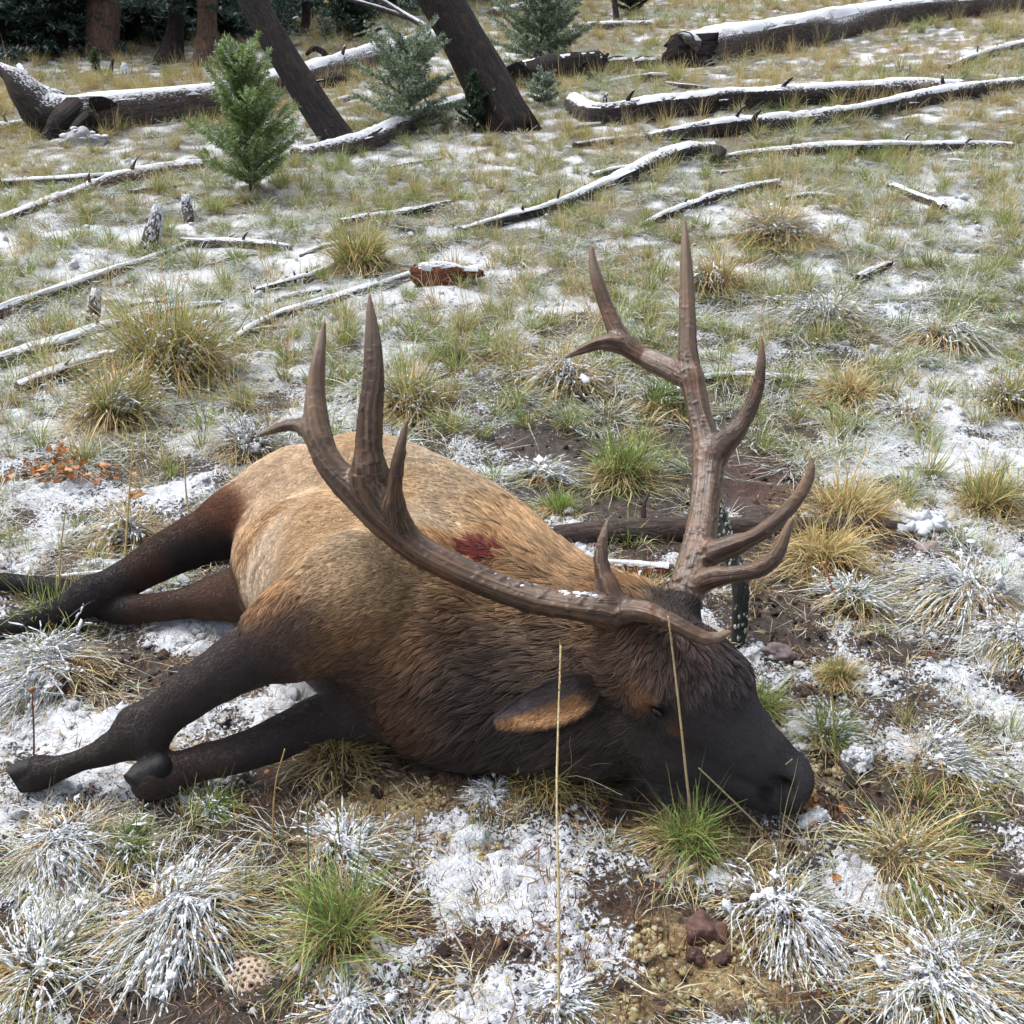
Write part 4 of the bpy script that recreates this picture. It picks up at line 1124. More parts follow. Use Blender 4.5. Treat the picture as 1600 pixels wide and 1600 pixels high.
def small_stuff():
    # snow crumbs
    c = bpy.data.collections.new('snow_sorts')
    for i in range(5):
        v, f = lump((0, 0, .15), 1.0, i * 7.7, 2, .7, .7); mesh_obj('snow_crumb', v, f, M['snow'], col=c)
    x, y = field(2400, 1.25, 3.4); x2, y2 = field(300, 3.4, 6.5); x3, y3 = field(60, 6.5, 11)
    x, y = np.concatenate([x, x2, x3]), np.concatenate([y, y2, y3])
    k = (rng.random(len(x)) < sstep(.42, .85, snow_mask(x, y) + .9 * (fbm2(x * 14, y * 14, 111, 2) - .5)) * .85) & (elk_clear(x, y) > -.03)
    x, y = x[k], y[k]; s = rng.gamma(1.8, .0019, len(x)) * (1 + .35 * (y - 2)).clip(.8, 3.5) + .002
    scatter('snow_crumbs', np.stack([x, y, T(x, y) + lumps(x, y) * .2 + .010], 1), rng.integers(0, 5, len(x)), s, c, tilt=.4)
    # soil crumbs
    c = bpy.data.collections.new('soil_sorts')
    for i in range(4):
        v, f = lump((0, 0, .1), 1.0, i * 5.1 + 50, 2, .65, .9); cl = [(.035, .022, .018), (.055, .038, .030), (.022, .014, .012), (.10, .07, .055)][i]
        mesh_obj('soil_crumb', v, f, M['stone'], attrs={'col': np.tile(cl, (len(v), 1))}, col=c)
    x, y = field(900, 1.25, 3.4); x2, y2 = field(200, 3.4, 5); x, y = np.concatenate([x, x2]), np.concatenate([y, y2])
    k = (rng.random(len(x)) < (.22 + .8 * blobs(x, y, MUD_B)) * sstep(.62, .35, snow_mask(x, y))) & (elk_clear(x, y) > -.02)
    x, y = x[k], y[k]
    scatter('soil_crumbs', np.stack([x, y, T(x, y) + lumps(x, y) * .2 + .002], 1), rng.integers(0, 4, len(x)), rng.gamma(2, .0030, len(x)) + .002, c, tilt=.6)
    # dead bits: straw, twigs, leaf scraps
    c = bpy.data.collections.new('litter_sorts')
    for i in range(6):
        pal = [[STRAW], [PALEG], [(.16, .06, .03)], [BROWN], [(.20, .14, .10)], [(.17, .10, .06)]][i]
        st = blades(5 if i != 5 else 3, .015, .06, 1.35, .25,   .0028 if i < 5 else .006, pal, -.3, 4)
        mesh_blades('dead_bit', [st], col=c)
    x, y = field(800, 1.25, 3.6); x2, y2 = field(120, 3.6, 6); x, y = np.concatenate([x, x2]), np.concatenate([y, y2])
    k = (rng.random(len(x)) < .85 - .30 * blobs(x, y, SNOW_B)) & (elk_clear(x, y) > -.03)
    x, y = x[k], y[k]
    scatter('dead_litter', np.stack([x, y, T(x, y) + lumps(x, y) * .2 + .006], 1), rng.integers(0, 6, len(x)), rng.uniform(.35, 1.2, len(x)), c, tilt=.35)
    # yellow moss cushions and red-brown sprouts
    c = bpy.data.collections.new('moss_sorts')
    for i in range(4):
        b = Buf()
        for q in range(16):
            p = rng.normal(0, .5, 3) * np.array([1, 1, .25]); v, f = lump(p + np.array([0, 0, .2]), rng.uniform(.25, .5), rng.random() * 50, 1, .8, .8)
            cl = np.array([(.42, .36, .20), (.33, .25, .12), (.50, .46, .31), (.22, .14, .07)][rng.integers(0, 4)]) * rng.uniform(.7, 1.15)
            b.add(v, f, col=cl)
        b.build('moss_cushion', M['dry_plant'], col=c)
    x, y = field(1500, 1.25, 3.2)
    k = rng.random(len(x)) < np.clip(blobs(x, y, MOSS_B) * 1.2 - .14, 0, 1) * (fbm2(x * 16, y * 16, 121, 2) > .45)
    k &= elk_clear(x, y) > .0
    x, y = x[k], y[k]
    scatter('moss', np.stack([x, y, T(x, y) + lumps(x, y) * .2 + .002], 1), rng.integers(0, 4, len(x)), rng.uniform(.008, .019, len(x)), c, tilt=.3)
    c = bpy.data.collections.new('sprout_sorts')
    for i in range(3): mesh_blades('moss_sprout', [blades(14, .03, .032, .35, .12, .0018, [(.16, .035, .02), (.22, .07, .03), (.10, .03, .02)], -.3, 3)], col=c)
    x, y = field(1300, 1.25, 3.6)
    k = rng.random(len(x)) < np.clip(.9 * blobs(x, y, RED_B) + .45 * blobs(x, y, MOSS_B) + .05, 0, 1) * .8
    k &= elk_clear(x, y) > .02
    x, y = x[k], y[k]
    scatter('moss_sprouts', np.stack([x, y, T(x, y) + lumps(x, y) * .2], 1), rng.integers(0, 3, len(x)), rng.uniform(.6, 1.3, len(x)), c)

# ------------------------------------------------------------------ tussocks one can point at
def tussock(px, py, wpx, sort, label, snow=0.0, lean=None, hk=1.0):
    p = G(px, py); k = mpx(p); R_ = wpx * k * .5 * (.86 if sort in ('snowy', 'frosted', 'comb') else .95)
    rg = np.random.default_rng(int(px * 7 + py * 13))
    big = max(1, R_ / .13)
    W = .0033 * min(1.8, max(.75, k / .0018 * .8))
    sorts = {
        'frosted': ([FROSTG, GREEN, OLIVE, GREEN, PALEG, OLIVE], .40, 1.0, .72, .80),
        'snowy': ([FROSTG, PALEG, OLIVE, GREEN, GREEN], .54, 1.15, .85, .74),
        'green': ([BRIGHT, GREEN, GREEN, OLIVE], -.02, .66, .40, 1.1),
        'olive': ([OLIVE, OLIVE, STRAW, GREEN, OCHRE], .08, .62, .38, 1.0),
        'ochre': ([OCHRE, STRAW, OLIVE, STRAW], .02, .85, .50, .9),
        'comb': ([OLIVE, STRAW, GREEN, PALEG, OCHRE], .14, 1.1, .75, .95),
        'dark': ([(.03, .03, .025), BROWN, (.05, .05, .04), FROSTG], .36, .75, .45, .8)}
    pal, fr, tilt, droop, Lk = sorts[sort]
    dome = lambda rt: np.stack([0 * rt[:, 0], 0 * rt[:, 0], hd * np.sqrt(np.clip(1 - (rt[:, 0] ** 2 + rt[:, 1] ** 2) / (br * br * 1.1), 0, 1))], 1)
    br = R_ * .58; hd = R_ * .31 * hk
    n = int(300 * min(3.0, big ** 1.4) + 80)
    L = R_ * Lk * 1.05
    K = int(rg.integers(3, 6)) if wpx > 80 else 2
    st = []; base_l = np.array(lean if lean else (0, 0), float); sub = []
    for q in range(K):
        a = rg.random() * 6.283; o2 = np.array([math.cos(a), math.sin(a)]) * br * .55 * (q > 0)
        ll = base_l * 1.3 + np.array([rg.normal(0, 1.0), rg.normal(0, 1.0)]) + (o2 / br) * 1.0
        b1 = blades(max(20, n // K), br * .62, L * rg.uniform(.8, 1.15), tilt * rg.uniform(.85, 1.2), droop * rg.uniform(.8, 1.25), W, pal, fr + rg.normal(0, .07), 6, ll, rg,
                    lambda rt, o2=o2: np.stack([0 * rt[:, 0] + o2[0], 0 * rt[:, 0] + o2[1], hd * np.sqrt(np.clip(1 - ((rt[:, 0] + o2[0]) ** 2 + (rt[:, 1] + o2[1]) ** 2) / (br * br * 1.25), 0, 1))], 1), .45)
        st.append(b1)
    st.append(blades(int(n * .45), R_ * .95, L * .8, 1.5, .35, W, pal + [STRAW, OLIVE], fr * .7 + .05, 6, (base_l[0] + rg.normal(0, .5), base_l[1] + rg.normal(0, .5)), rg, None, .5))
    if sort in ('green', 'olive', 'comb', 'ochre'): st.append(blades(n // 6, br * .7, L * 1.35, tilt * .6, droop * .5, W * .9, pal, fr - .2, 6, lean, rg, dome))
    t = mesh_blades('grass_tussock', st, origin=p + np.array([0, 0, -.005]))
    t['label'] = label; t['category'] = 'grass tussock'; t['group'] = 'grass tussocks in the clearing'
    v, f = lump((0, 0, 0), (br * .92, br * .92, hd * 1.0), px * .37, 3, 1.0, .35)
    cl = np.array((.045, .03, .018)) * (.6 + .8 * noise3(v[:, 0] * 60, v[:, 1] * 60, v[:, 2] * 60, 5))[:, None]
    mesh_obj('root_mound', v + p, f, M['dry_plant'], t, attrs={'col': cl}, origin=p)
    th = blades(int(n * .7), br * 1.1, L * .75, 1.0, .9, W, [BROWN, STRAW, OCHRE, (.22, .14, .07)], -.15, 5, lean, rg, dome)
    o = mesh_blades('dead_thatch', [th], t, origin=p); o['kind'] = 'stuff'
    if snow > 0:
        ns = int(2100 * snow * min(2.6, big ** 1.3)); ks = min(2.2, max(1, k / .0016))
        AV = np.concatenate([x[0] for x in st[:K]])
        V, Fq = snow_on(AV, 6, ns, .0015 * ks, rg)
        C, tn = on_blades(AV, 6, ns // 9, rg, .1, .7)
        V2, F2 = clumps(C, tn + rg.normal(0, .8, C.shape), .0046 * ks * rg.gamma(2.2, .36, (len(C), 1)).clip(.25, 2.4) * rg.uniform(.7, 1.2, (len(C), 3)) * np.array([1.5, 1.2, .45]), rg)
        o = mesh_obj('snow', np.concatenate([V, V2]) + p, np.concatenate([Fq, F2 + len(V)]), M['snow'], t, origin=p); o['kind'] = 'stuff'
    return t

TUSSOCKS = [
    (285, 1455, 300, 'snowy', 'big snow-plastered tussock with strands drooping in front of the low hoof', .9, (.3, -.3), 1.0),
    (535, 1470, 210, 'green', 'tall bright green tussock with long blades over a brown base in front', 0, (0, 0), .8),
    (110, 1330, 230, 'snowy', 'snowy tussock at the left picture edge below the elk hooves', .7, (.2, -.1), 1.0),
    (70, 1520, 230, 'frosted', 'frosted tussock with rusty straw in the near left corner', .5, (.2, -.2), .9),
    (545, 1580, 130, 'snowy', 'small snow-covered tussock at the bottom edge beside the holey grey lump', .9, (0, -.2), .8),
    (545, 1330, 180, 'snowy', 'white snowy tussock just behind the tall bright green one', .8, (0, 0), .8),
    (1215, 1440, 260, 'snowy', 'wide snow-plastered tussock in front of the elk muzzle', .8, (-.3, -.2), .9),
    (1420, 1360, 240, 'comb', 'combed yellow-green tussock drooping right, nearest right of the muzzle', .1, (.6, -.3), .9),
    (1070, 1325, 150, 'green', 'green tussock with drooping yellowed blades right below the elk mouth', 0, (-.1, -.3), .6),
    (1480, 1570, 350, 'snowy', 'largest snow-heaped tussock in the near right corner', 1.0, (0, -.2), .9),
    (1480, 1215, 230, 'frosted', 'snow-sprinkled green tussock to the right of the nose', .8, (.4, -.2), .8),
    (1335, 950, 150, 'frosted', 'upright frosted tussock with a dark base right of the standing stick', .3, (0, 0), 1.0),
    (1500, 940, 230, 'snowy', 'broad frosted tussock with hanging straw under it, right of the upright one', .7, (.1, 0), 1.0),
    (1590, 1010, 180, 'snowy', 'snowy tussock cut by the right edge level with the elk brow', .8, (-.3, -.1), .9),
    (1285, 880, 150, 'ochre', 'yellow-green tussock under the lower right antler tine', 0, (0, 0), .8),
    (1320, 805, 160, 'ochre', 'flat mossy ochre tussock just behind the smooth dark log', 0, (.2, 0), .5),
    (1290, 510, 160, 'frosted', 'grey frosted tussock with white drooping blades above the forked stick', .4, (.2, -.1), .9),
    (1470, 540, 150, 'frosted', 'green frosted tussock with a dark base on the right slope', .1, (0, 0), 1.0),
    (1545, 800, 130, 'olive', 'olive upright tussock near the right edge above the snowy hump', 0, (0, 0), 1.0),
    (570, 420, 110, 'olive', 'tall olive tussock beyond the tallest left antler tine', 0, (0, 0), 1.0),
    (270, 590, 220, 'olive', 'large olive tussock with red-brown shaded base left of the antlers', .1, (0, 0), 1.0),
    (90, 1060, 240, 'snowy', 'snow-plastered tussock between the hind leg and the upper foreleg', .9, (-.1, -.1), .9),
    (385, 705, 130, 'dark', 'dark frosted tuft right behind the elk rump', .2, (-.2, 0), .7),
    (872, 800, 60, 'green', 'small bright green tuft touching the elk withers', 0, (0, 0), .6),
    (845, 745, 100, 'frosted', 'frosted green tuft a step behind the elk withers', .4, (0, 0), .8),
    (975, 745, 120, 'green', 'green tuft alone on the dark mud left of the far antler', 0, (.2, 0), .6),
    (855, 1225, 150, 'olive', 'olive tuft growing under the elk throat', 0, (0, -.1), .7),
    (525, 1180, 140, 'ochre', 'brown and ochre tuft beside the lower foreleg', 0, (-.3, 0), .6),
    (770, 1250, 90, 'frosted', 'small pale frosted tuft below the elk neck', .3, (0, 0), .7),
    (80, 985, 130, 'green', 'green tuft growing in front of the hind hooves', 0, (0, 0), .6),
    (1405, 655, 110, 'frosted', 'pale frosted tussock on the snow beyond the upper right tine', .3, (0, 0), .9),
    (1320, 625, 110, 'ochre', 'ochre tussock next to the thin snowy stick', 0, (-.3, 0), .8),
    (1210, 380, 140, 'ochre', 'straw tussock under the long snow hump to the right of the tallest tine', .5, (0, 0), .9),
    (245, 1185, 90, 'ochre', 'small ochre and green tuft at the knee of the upper foreleg', 0, (.3, .1), .6),
    (205, 835, 110, 'ochre', 'drooping ochre and white tuft behind the raised hind leg', .4, (-.3, -.1), .8),
    (1000, 930, 100, 'ochre', 'low yellow tuft between the two antler bases', 0, (0, 0), .4),
    (1190, 1110, 100, 'green', 'green tuft touching the elk forehead', 0, (0, 0), .5),
    (1310, 1060, 70, 'olive', 'few upright olive blades on the mud right of the elk forehead', 0, (0, 0), .5),
    (1290, 1150, 90, 'green', 'small green tuft on the mud above the nose', .2, (0, 0), .6),
    (440, 800, 60, 'frosted', 'frosted tuft half hidden behind the elk thigh', .2, (0, 0), .7),
    (200, 1330, 90, 'green', 'thin green tuft beside the round yellow seed head', .1, (0, 0), .4),
    (330, 1270, 90, 'green', 'thin green tuft with stalks in front of the low foreleg', .1, (0, 0), .4),
    (880, 1560, 110, 'frosted', 'pale tuft at the foot of the longest straw stalk', .5, (0, 0), .6),
    (1090, 1120, 10, 'green', '', 0, (0, 0), .5),
    (640, 640, 130, 'olive', 'yellow-green tuft just beyond the small middle tine of the near antler', .1, (0, 0), .9),
    (1040, 640, 110, 'green', 'upright green tuft behind the far antler beam', .1, (0, 0), .9),
    (880, 600, 130, 'ochre', 'straw-coloured tussock below the backward far antler tine', .4, (0, 0), .9),
    (760, 790, 10, 'green', '', 0, (0, 0), .5),
    (180, 660, 150, 'olive', 'straw and olive tuft above the dried orange plant', .2, (0, 0), 1.0),
    (1575, 640, 110, 'olive', 'olive tussock at the right edge below the slope', .2, (0, 0), 1.0),
    (1120, 450, 110, 'ochre', 'straw tussock with dark base right of the tallest tine', .2, (0, 0), .9),
]

# ------------------------------------------------------------------ wood on the ground, trunks
def gpts(L, lift=.6):
    P, Rr = [], []
    for (a, b, th) in L:
        r = .1
        for _ in range(4):
            p = G(a, b, r * lift); r = max(.004, th * .5 * mpx(p))
        P.append(p); Rr.append(r)
    return np.array(P), np.array(Rr)

def wood(name, P, Rr, mt, parent=None, seed=0, rough=.10, jag=1.2, m=14, step=.05, cap=0.0, capseed=0, origin=None):
    n = int(np.clip(np.linalg.norm(np.diff(P, axis=0), axis=1).sum() / step, 6, 90))
    V, Fc, (C, r, t, s, u) = tube(P, Rr, n, m, seed, rough, 9, jag)
    L = np.concatenate([[0], np.cumsum(np.linalg.norm(np.diff(C, axis=0), axis=1))])
    a = np.arange(m) * 2 * math.pi / m
    g = np.stack([np.outer(r, np.cos(a)), np.outer(r, np.sin(a)), np.repeat(L[:, None], m, 1)], 2).reshape(-1, 3) * 3 + seed * 3.3
    g = np.concatenate([g, g[:1], g[-1:]])
    o = mesh_obj(name, V, Fc, M[mt], parent, attrs={'grain': g}, origin=C[0] if origin is None else origin)
    if cap > 0:
        k = 9; ang = np.linspace(-.95, .95, k)
        ring = V[:n * m].reshape(n, m, 3)
        rr = np.linalg.norm(ring - C[:, None], axis=2)
        VV = []
        for i in range(n):
            up = np.array([0, 0, 1.0]) - t[i] * t[i][2]; up /= np.linalg.norm(up) + 1e-9
            sd_ = np.cross(t[i], up)
            for q, aa in enumerate(ang):
                d = up * math.cos(aa) + sd_ * math.sin(aa)
                th_ = math.atan2(d @ u[i], d @ s[i]) % (2 * math.pi) / (2 * math.pi) * m
                j0 = int(th_) % m; fr = th_ - int(th_)
                rad = rr[i, j0] * (1 - fr) + rr[i, (j0 + 1) % m] * fr
                e = float(noise2(L[i] * 2.6 + capseed, aa * 1.6 + 3, 33)) * .5 + float(noise2(L[i] * 11 + capseed, aa * 3.5, 34)) * .3 + float(noise2(L[i] * 31 + capseed, aa * 7, 35)) * .2
                kk = math.cos(aa * 1.35) * .85 + 3.6 * (e - .5) - 1.2 * (1 - cap) - .16
                hgt = np.clip(kk, -.25, .9)
                edge = sstep(0, .08, min(i, n - 1 - i) / n + .02)
                VV.append(C[i] + d * (rad + (min(.016, .22 * r[i]) + .003) * hgt * edge - (.006 if hgt < 0 else 0)))
        F2 = [(i * k + q, i * k + q + 1, (i + 1) * k + q + 1, (i + 1) * k + q) for i in range(n - 1) for q in range(k - 1)]
        mesh_obj('snow_cap', np.array(VV), [f[::-1] for f in F2], M['snow'], o)
    return o

LOGS = [  # name, material, snow, points (x, y, thickness), label
    ('fallen_log', 'wood_weathered', .85, [(75, 190, 62), (160, 180, 64), (260, 170, 60), (340, 160, 55), (450, 130, 45), (560, 95, 40), (640, 72, 32), (720, 52, 22)], 'long grey log with a forked root end, snow along its top, behind the sapling'),
    ('fallen_log', 'wood_weathered', .9, [(-60, 203, 14), (0, 199, 15), (50, 193, 13)], 'thin snowy log poking out behind the forked root end'),
    ('fallen_log', 'wood_dark', .8, [(-80, 298, 18), (0, 290, 18), (80, 285, 17), (170, 278, 15), (240, 270, 10)], 'thin dark snow-topped log at the left edge above the reddish one'),
    ('fallen_log', 'wood_reddish', .55, [(-80, 372, 16), (0, 345, 17), (70, 320, 19), (140, 294, 22), (200, 279, 25), (270, 266, 24), (330, 260, 20)], 'bent reddish barkless log running down left from the sapling'),
    ('fallen_log', 'wood_weathered', .6, [(465, 243, 24), (560, 224, 32), (640, 192, 32), (720, 160, 26)], 'snow-dusted log lying between the sapling and the thick leaning trunk'),
    ('fallen_log', 'bark_charred', .2, [(812, 122, 44), (870, 112, 54), (932, 104, 46)], 'short charred black log right behind the thick leaning trunk'),
    ('fallen_log', 'wood_weathered', .9, [(1065, 84, 56), (1120, 76, 58), (1250, 52, 56), (1400, 24, 46), (1600, 8, 36), (1720, -4, 30)], 'thick split log with a broken black end at the top right'),
    ('fallen_log', 'wood_dark', .75, [(895, 163, 30), (940, 181, 40), (1050, 168, 42), (1200, 155, 40), (1400, 143, 38), (1500, 138, 24)], 'straight dark snow-topped log with a root stub, upper of the two parallel logs'),
    ('fallen_log', 'wood_dark', .8, [(1010, 214, 12), (1100, 204, 28), (1250, 191, 30), (1400, 166, 28), (1500, 147, 28), (1660, 126, 26)], 'tapering dark log crossing below the straight one, lower of the pair'),
    ('fallen_log', 'wood_dark', .85, [(1130, 249, 14), (1220, 239, 20), (1340, 233, 23), (1450, 232, 21), (1580, 229, 13)], 'slim snow-topped log ending at the right, third below the thick split log'),
    ('fallen_log', 'wood_dark', .95, [(720, 361, 13), (790, 343, 16), (860, 325, 18), (930, 298, 22), (1000, 266, 26), (1060, 242, 30), (1115, 236, 26)], 'snowy log with a dark knotted upper end, slanting down to the centre'),
    ('fallen_log', 'wood_dark', .85, [(1005, 352, 10), (1050, 333, 14), (1100, 315, 16), (1160, 298, 17), (1215, 287, 14)], 'short curved snowy branch lying right behind the tallest tine tip'),
    ('fallen_log', 'wood_dark', .8, [(533, 352, 19), (620, 336, 16), (702, 317, 9)], 'short snowy log with a cut dark end below the leaning trunks'),
    ('fallen_log', 'wood_weathered', .95, [(340, 545, 10), (420, 500, 15), (520, 470, 18), (600, 445, 16), (655, 425, 12)], 'snow-buried pole behind the tallest left tine'),
    ('fallen_log', 'wood_dark', .9, [(400, 455, 14), (460, 440, 17), (500, 428, 14), (545, 400, 8)], 'short snow-covered branch left of the tall olive tussock'),
    ('fallen_log', 'wood_weathered', .8, [(-40, 505, 22), (40, 474, 24), (100, 455, 26), (150, 436, 22), (230, 405, 10), (300, 378, 8)], 'grey snow-topped log tapering up from the left edge'),
    ('fallen_log', 'wood_weathered', .75, [(285, 378, 13), (360, 381, 18), (410, 385, 16), (455, 388, 10)], 'short grey snow-dusted log below the two white stubs'),
    ('fallen_log', 'wood_weathered', .9, [(-10, 568, 22), (60, 548, 25), (110, 535, 25), (160, 516, 22), (240, 492, 17), (345, 474, 9)], 'long snowy log above the large olive tussock'),
    ('fallen_log', 'wood_weathered', .85, [(30, 606, 20), (95, 583, 28), (150, 563, 24), (200, 545, 14)], 'snowy log stub in front of the long snowy log at left'),
    ('stick', 'wood_dark', .75, [(1092, 592, 13), (1170, 590, 16), (1290, 598, 12), (1355, 607, 7)], 'thin snow-topped stick behind the upper right tine'),
    ('fallen_log', 'wood_wet', 0, [(868, 838, 34), (960, 832, 42), (1060, 828, 40), (1200, 825, 34), (1330, 823, 28), (1440, 828, 20)], 'smooth wet dark log lying behind the elk neck and far antler'),
    ('fallen_log', 'wood_rotten', .7, [(925, 882, 22), (980, 888, 28), (1045, 892, 24)], 'short rotten red-brown log with snow on top beside the elk neck'),
    ('stick', 'wood_dark', .8, [(1222, 312, 9), (1265, 307, 11), (1305, 309, 8)], 'short snowy stick below the slim log at right'),
    ('stick', 'wood_dark', .8, [(1393, 292, 13), (1430, 306, 15), (1475, 327, 15)], 'snowy stick slanting down right on the right slope'),
    ('stick', 'wood_dark', .3, [(1340, 437, 15), (1362, 425, 14), (1388, 413, 12)], 'dark broken stick above the grey frosted tussock'),
    ('fallen_log', 'wood_wet', .55, [(355, 868, 26), (270, 884, 26), (190, 900, 22), (90, 908, 20)], 'snow-sprinkled dark log lying behind the raised hind leg'),
    ('fallen_log', 'wood_weathered', .9, [(905, 43, 13), (960, 41, 16), (1020, 40, 12)], 'pale snowy log far back left of the thick split log'),
    ('fallen_log', 'wood_weathered', .9, [(770, 22, 16), (830, 10, 16), (900, 4, 13)], 'pale snowy log far back behind the snowy spruce'),
    ('fallen_log', 'wood_weathered', .8, [(1480, 105, 10), (1550, 82, 15), (1640, 62, 15)], 'thin pale log at the right edge between the thick one and the pair'),
    ('fallen_log', 'wood_weathered', .7, [(900, 228, 10), (940, 222, 12), (1000, 216, 10)], 'thin half-buried grey log under the two parallel dark logs'),
    ('stick', 'wood_reddish', .2, [(1190, 1092, 9), (1215, 1075, 12), (1240, 1052, 9)], 'short brown broken stick on the mud right of the forehead'),
]

EXTRA = [(20, 470, 90, 452, 8), (60, 520, 130, 494, 9), (180, 480, 262, 470, 7), (260, 470, 330, 452, 6), (330, 415, 400, 398, 8), (470, 400, 540, 378, 8), (430, 470, 500, 452, 9), (560, 455, 640, 440, 8), (120, 310, 190, 300, 8), (200, 300, 300, 288, 9), (30, 330, 110, 318, 7), (650, 600, 700, 585, 6),
         (380, 520, 450, 512, 8), (120, 590, 190, 575, 8), (250, 640, 330, 628, 7), (940, 130, 1010, 118, 10), (1040, 130, 1110, 140, 8), (880, 205, 950, 195, 9), (1120, 270, 1190, 262, 7), (600, 265, 690, 248, 8), (1480, 250, 1560, 262, 8), (1250, 665, 1330, 655, 7), (720, 120, 640, 140, 8), (560, 150, 480, 170, 9)]

def build_wood():
    for i, (x0, y0, x1, y1, th) in enumerate(EXTRA):
        j = [random.uniform(-6, 6) for q in range(2)]
        P, Rr = gpts([(x0, y0, th * .7), (x0 * .6 + x1 * .4, y0 * .6 + y1 * .4 + j[0] * .5, th), (x1, y1 + j[1] * .5, th * .5)])
        o = wood('stick', P, Rr, ('wood_weathered', 'wood_dark', 'wood_weathered')[i % 3], seed=400 + i, cap=(.7, .5, .85)[i % 3], capseed=i * 2.3, rough=.2, m=9)
        tag(o, 'thin snow-dusted dead stick lying in the frosty grass up the slope', 'stick', 'thin dead sticks in the grass')
    for i, (nm, mt, cap, L, lab) in enumerate(LOGS):
        P, Rr = gpts(L)
        o = wood(nm, P, Rr, mt, seed=i + 1, cap=cap * .9, capseed=i * 3.7, rough=.19 if mt != 'wood_wet' else .07, jag=.5 if mt == 'wood_wet' else 1.2, m=16 if L[0][2] > 30 else 12)
        C_, r_ = resample(P, Rr, 30)
        for q in range(0 if nm == 'stick' else int(rng.integers(2, 6))):
            j = int(rng.integers(3, 27)); a = rng.uniform(-.3, 2.6); tt = C_[j + 1] - C_[j]; tt /= np.linalg.norm(tt)
            sd_ = np.cross(tt, [0, 0, 1.0]); sd_ /= np.linalg.norm(sd_) + 1e-9
            d_ = sd_ * math.cos(a) * (1 if rng.random() < .7 else -1) + np.array([0, 0, 1.0]) * max(.1, math.sin(a)) + tt * rng.uniform(-.5, .7); d_ /= np.linalg.norm(d_)
            ln = min(.16, r_[j] * rng.uniform(.6, 2.0)); w_ = min(.025, r_[j] * rng.uniform(.14, .26))
            wood('branch_stub', np.array([C_[j] + d_ * r_[j] * .7, C_[j] + d_ * (r_[j] + ln * .5), C_[j] + d_ * (r_[j] + ln) + tt * ln * .2]), np.array([w_ * 1.3, w_, w_ * .4]), mt, o, 300 + i * 7 + q, .2, 2, 7, .03)
        o['label'] = lab; o['category'] = 'log' if nm == 'fallen_log' else 'stick'; o['group'] = 'fallen logs and sticks in the clearing'
        if i == 0:                   # forked root end
            e = P[0]; k = mpx(e)
            off = lambda a, b, dz=0.0: D(a, b, depth(e) + dz)
            wood('root', np.array([off(130, 180), off(75, 178), off(45, 150, -.1), off(22, 122, -.15), off(6, 110, -.15)]), np.array([30, 34, 26, 17, 9]) * k, 'wood_dark', o, 41, .2, 2.5, 12)
            wood('root', np.array([off(90, 170, .1), off(58, 150, .1), off(42, 128, .12), (off(34, 112, .12))]), np.array([28, 20, 13, 7]) * k, 'wood_dark', o, 42, .2, 2.5, 10)
            wood('root', np.array([off(110, 190, -.1), off(85, 212, -.2), off(88, 235, -.25)]), np.array([26, 18, 6]) * k, 'bark_charred', o, 43, .25, 2.0, 12)
            wood('root', np.array([off(130, 195, -.2), off(110, 215, -.3), off(100, 232, -.35)]), np.array([14, 9, 3]) * k, 'bark_charred', o, 44, .2, 2.0, 10)
            e2 = P[-2]
            o2 = lambda a, b, dz=0.0: D(a, b, depth(e2) + dz)
            wood('branch', np.array([o2(655, 72), o2(668, 48), o2(630, 22, .2), o2(588, -4, .3), o2(560, -30, .3)]), np.array([5, 5, 4, 4, 3]) * mpx(e2), 'wood_weathered', o, 45, .15, 1, 8, cap=.8)
            wood('branch', np.array([o2(640, 28, .2), o2(590, 12, .3), o2(540, -2, .4), o2(500, -14, .4)]), np.array([4, 3.5, 3, 2]) * mpx(e2), 'wood_weathered', o, 46, .15, 1, 8, cap=.8)
            e3 = G(520, 110); o3 = lambda a, b, dz=0.0: D(a, b, depth(e3) + dz)
            wood('branch', np.array([o3(515, 100), o3(505, 82), o3(490, 76), o3(480, 84, -.2)]), np.array([5, 5, 4, 3]) * mpx(e3), 'bark_charred', o, 47, .15, 1, 8)
            b = [(540, 125, 22), (520, 128, 26), (500, 132, 20)]
            P2, R2 = gpts(b); wood('broken_bark', P2, R2, 'bark_charred', o, 48, .35, 3.5, 12)
        if i == 5:
            e = P[-1]; off = lambda a, b, dz=0.0: D(a, b, depth(e) + dz)
            wood('branch', np.array([off(920, 108), off(938, 98), off(950, 84)]), np.array([9, 6, 2]) * mpx(e), 'bark_charred', o, 50, .2, 1, 8)
        if i == 6:                   # broken black end
            for q, (a, b, th) in enumerate([(1060, 72, 15), (1058, 88, 18), (1062, 100, 15)]):
                e = P[0]; off = lambda a, b, dz=0.0: D(a, b, depth(e) + dz)
                wood('splinter', np.array([off(a + 40, b - 3, .0), off(a, b, -.12), off(a - 14, b + 3, -.16)]), np.array([th * .9, th, th * .5]) * mpx(e), 'bark_charred', o, 51 + q, .4, 2.5, 10)
        if i == 10:
            P2, R2 = gpts([(925, 276, 12), (960, 268, 14), (1003, 262, 12)]); wood('branch', P2, R2, 'wood_dark', o, 54, .2, 1, 10, cap=.95)
            P2, R2 = gpts([(1100, 236, 18), (1122, 240, 22), (1118, 252, 16)], 1.0); wood('knot', P2, R2, 'bark_charred', o, 55, .3, 1, 12)
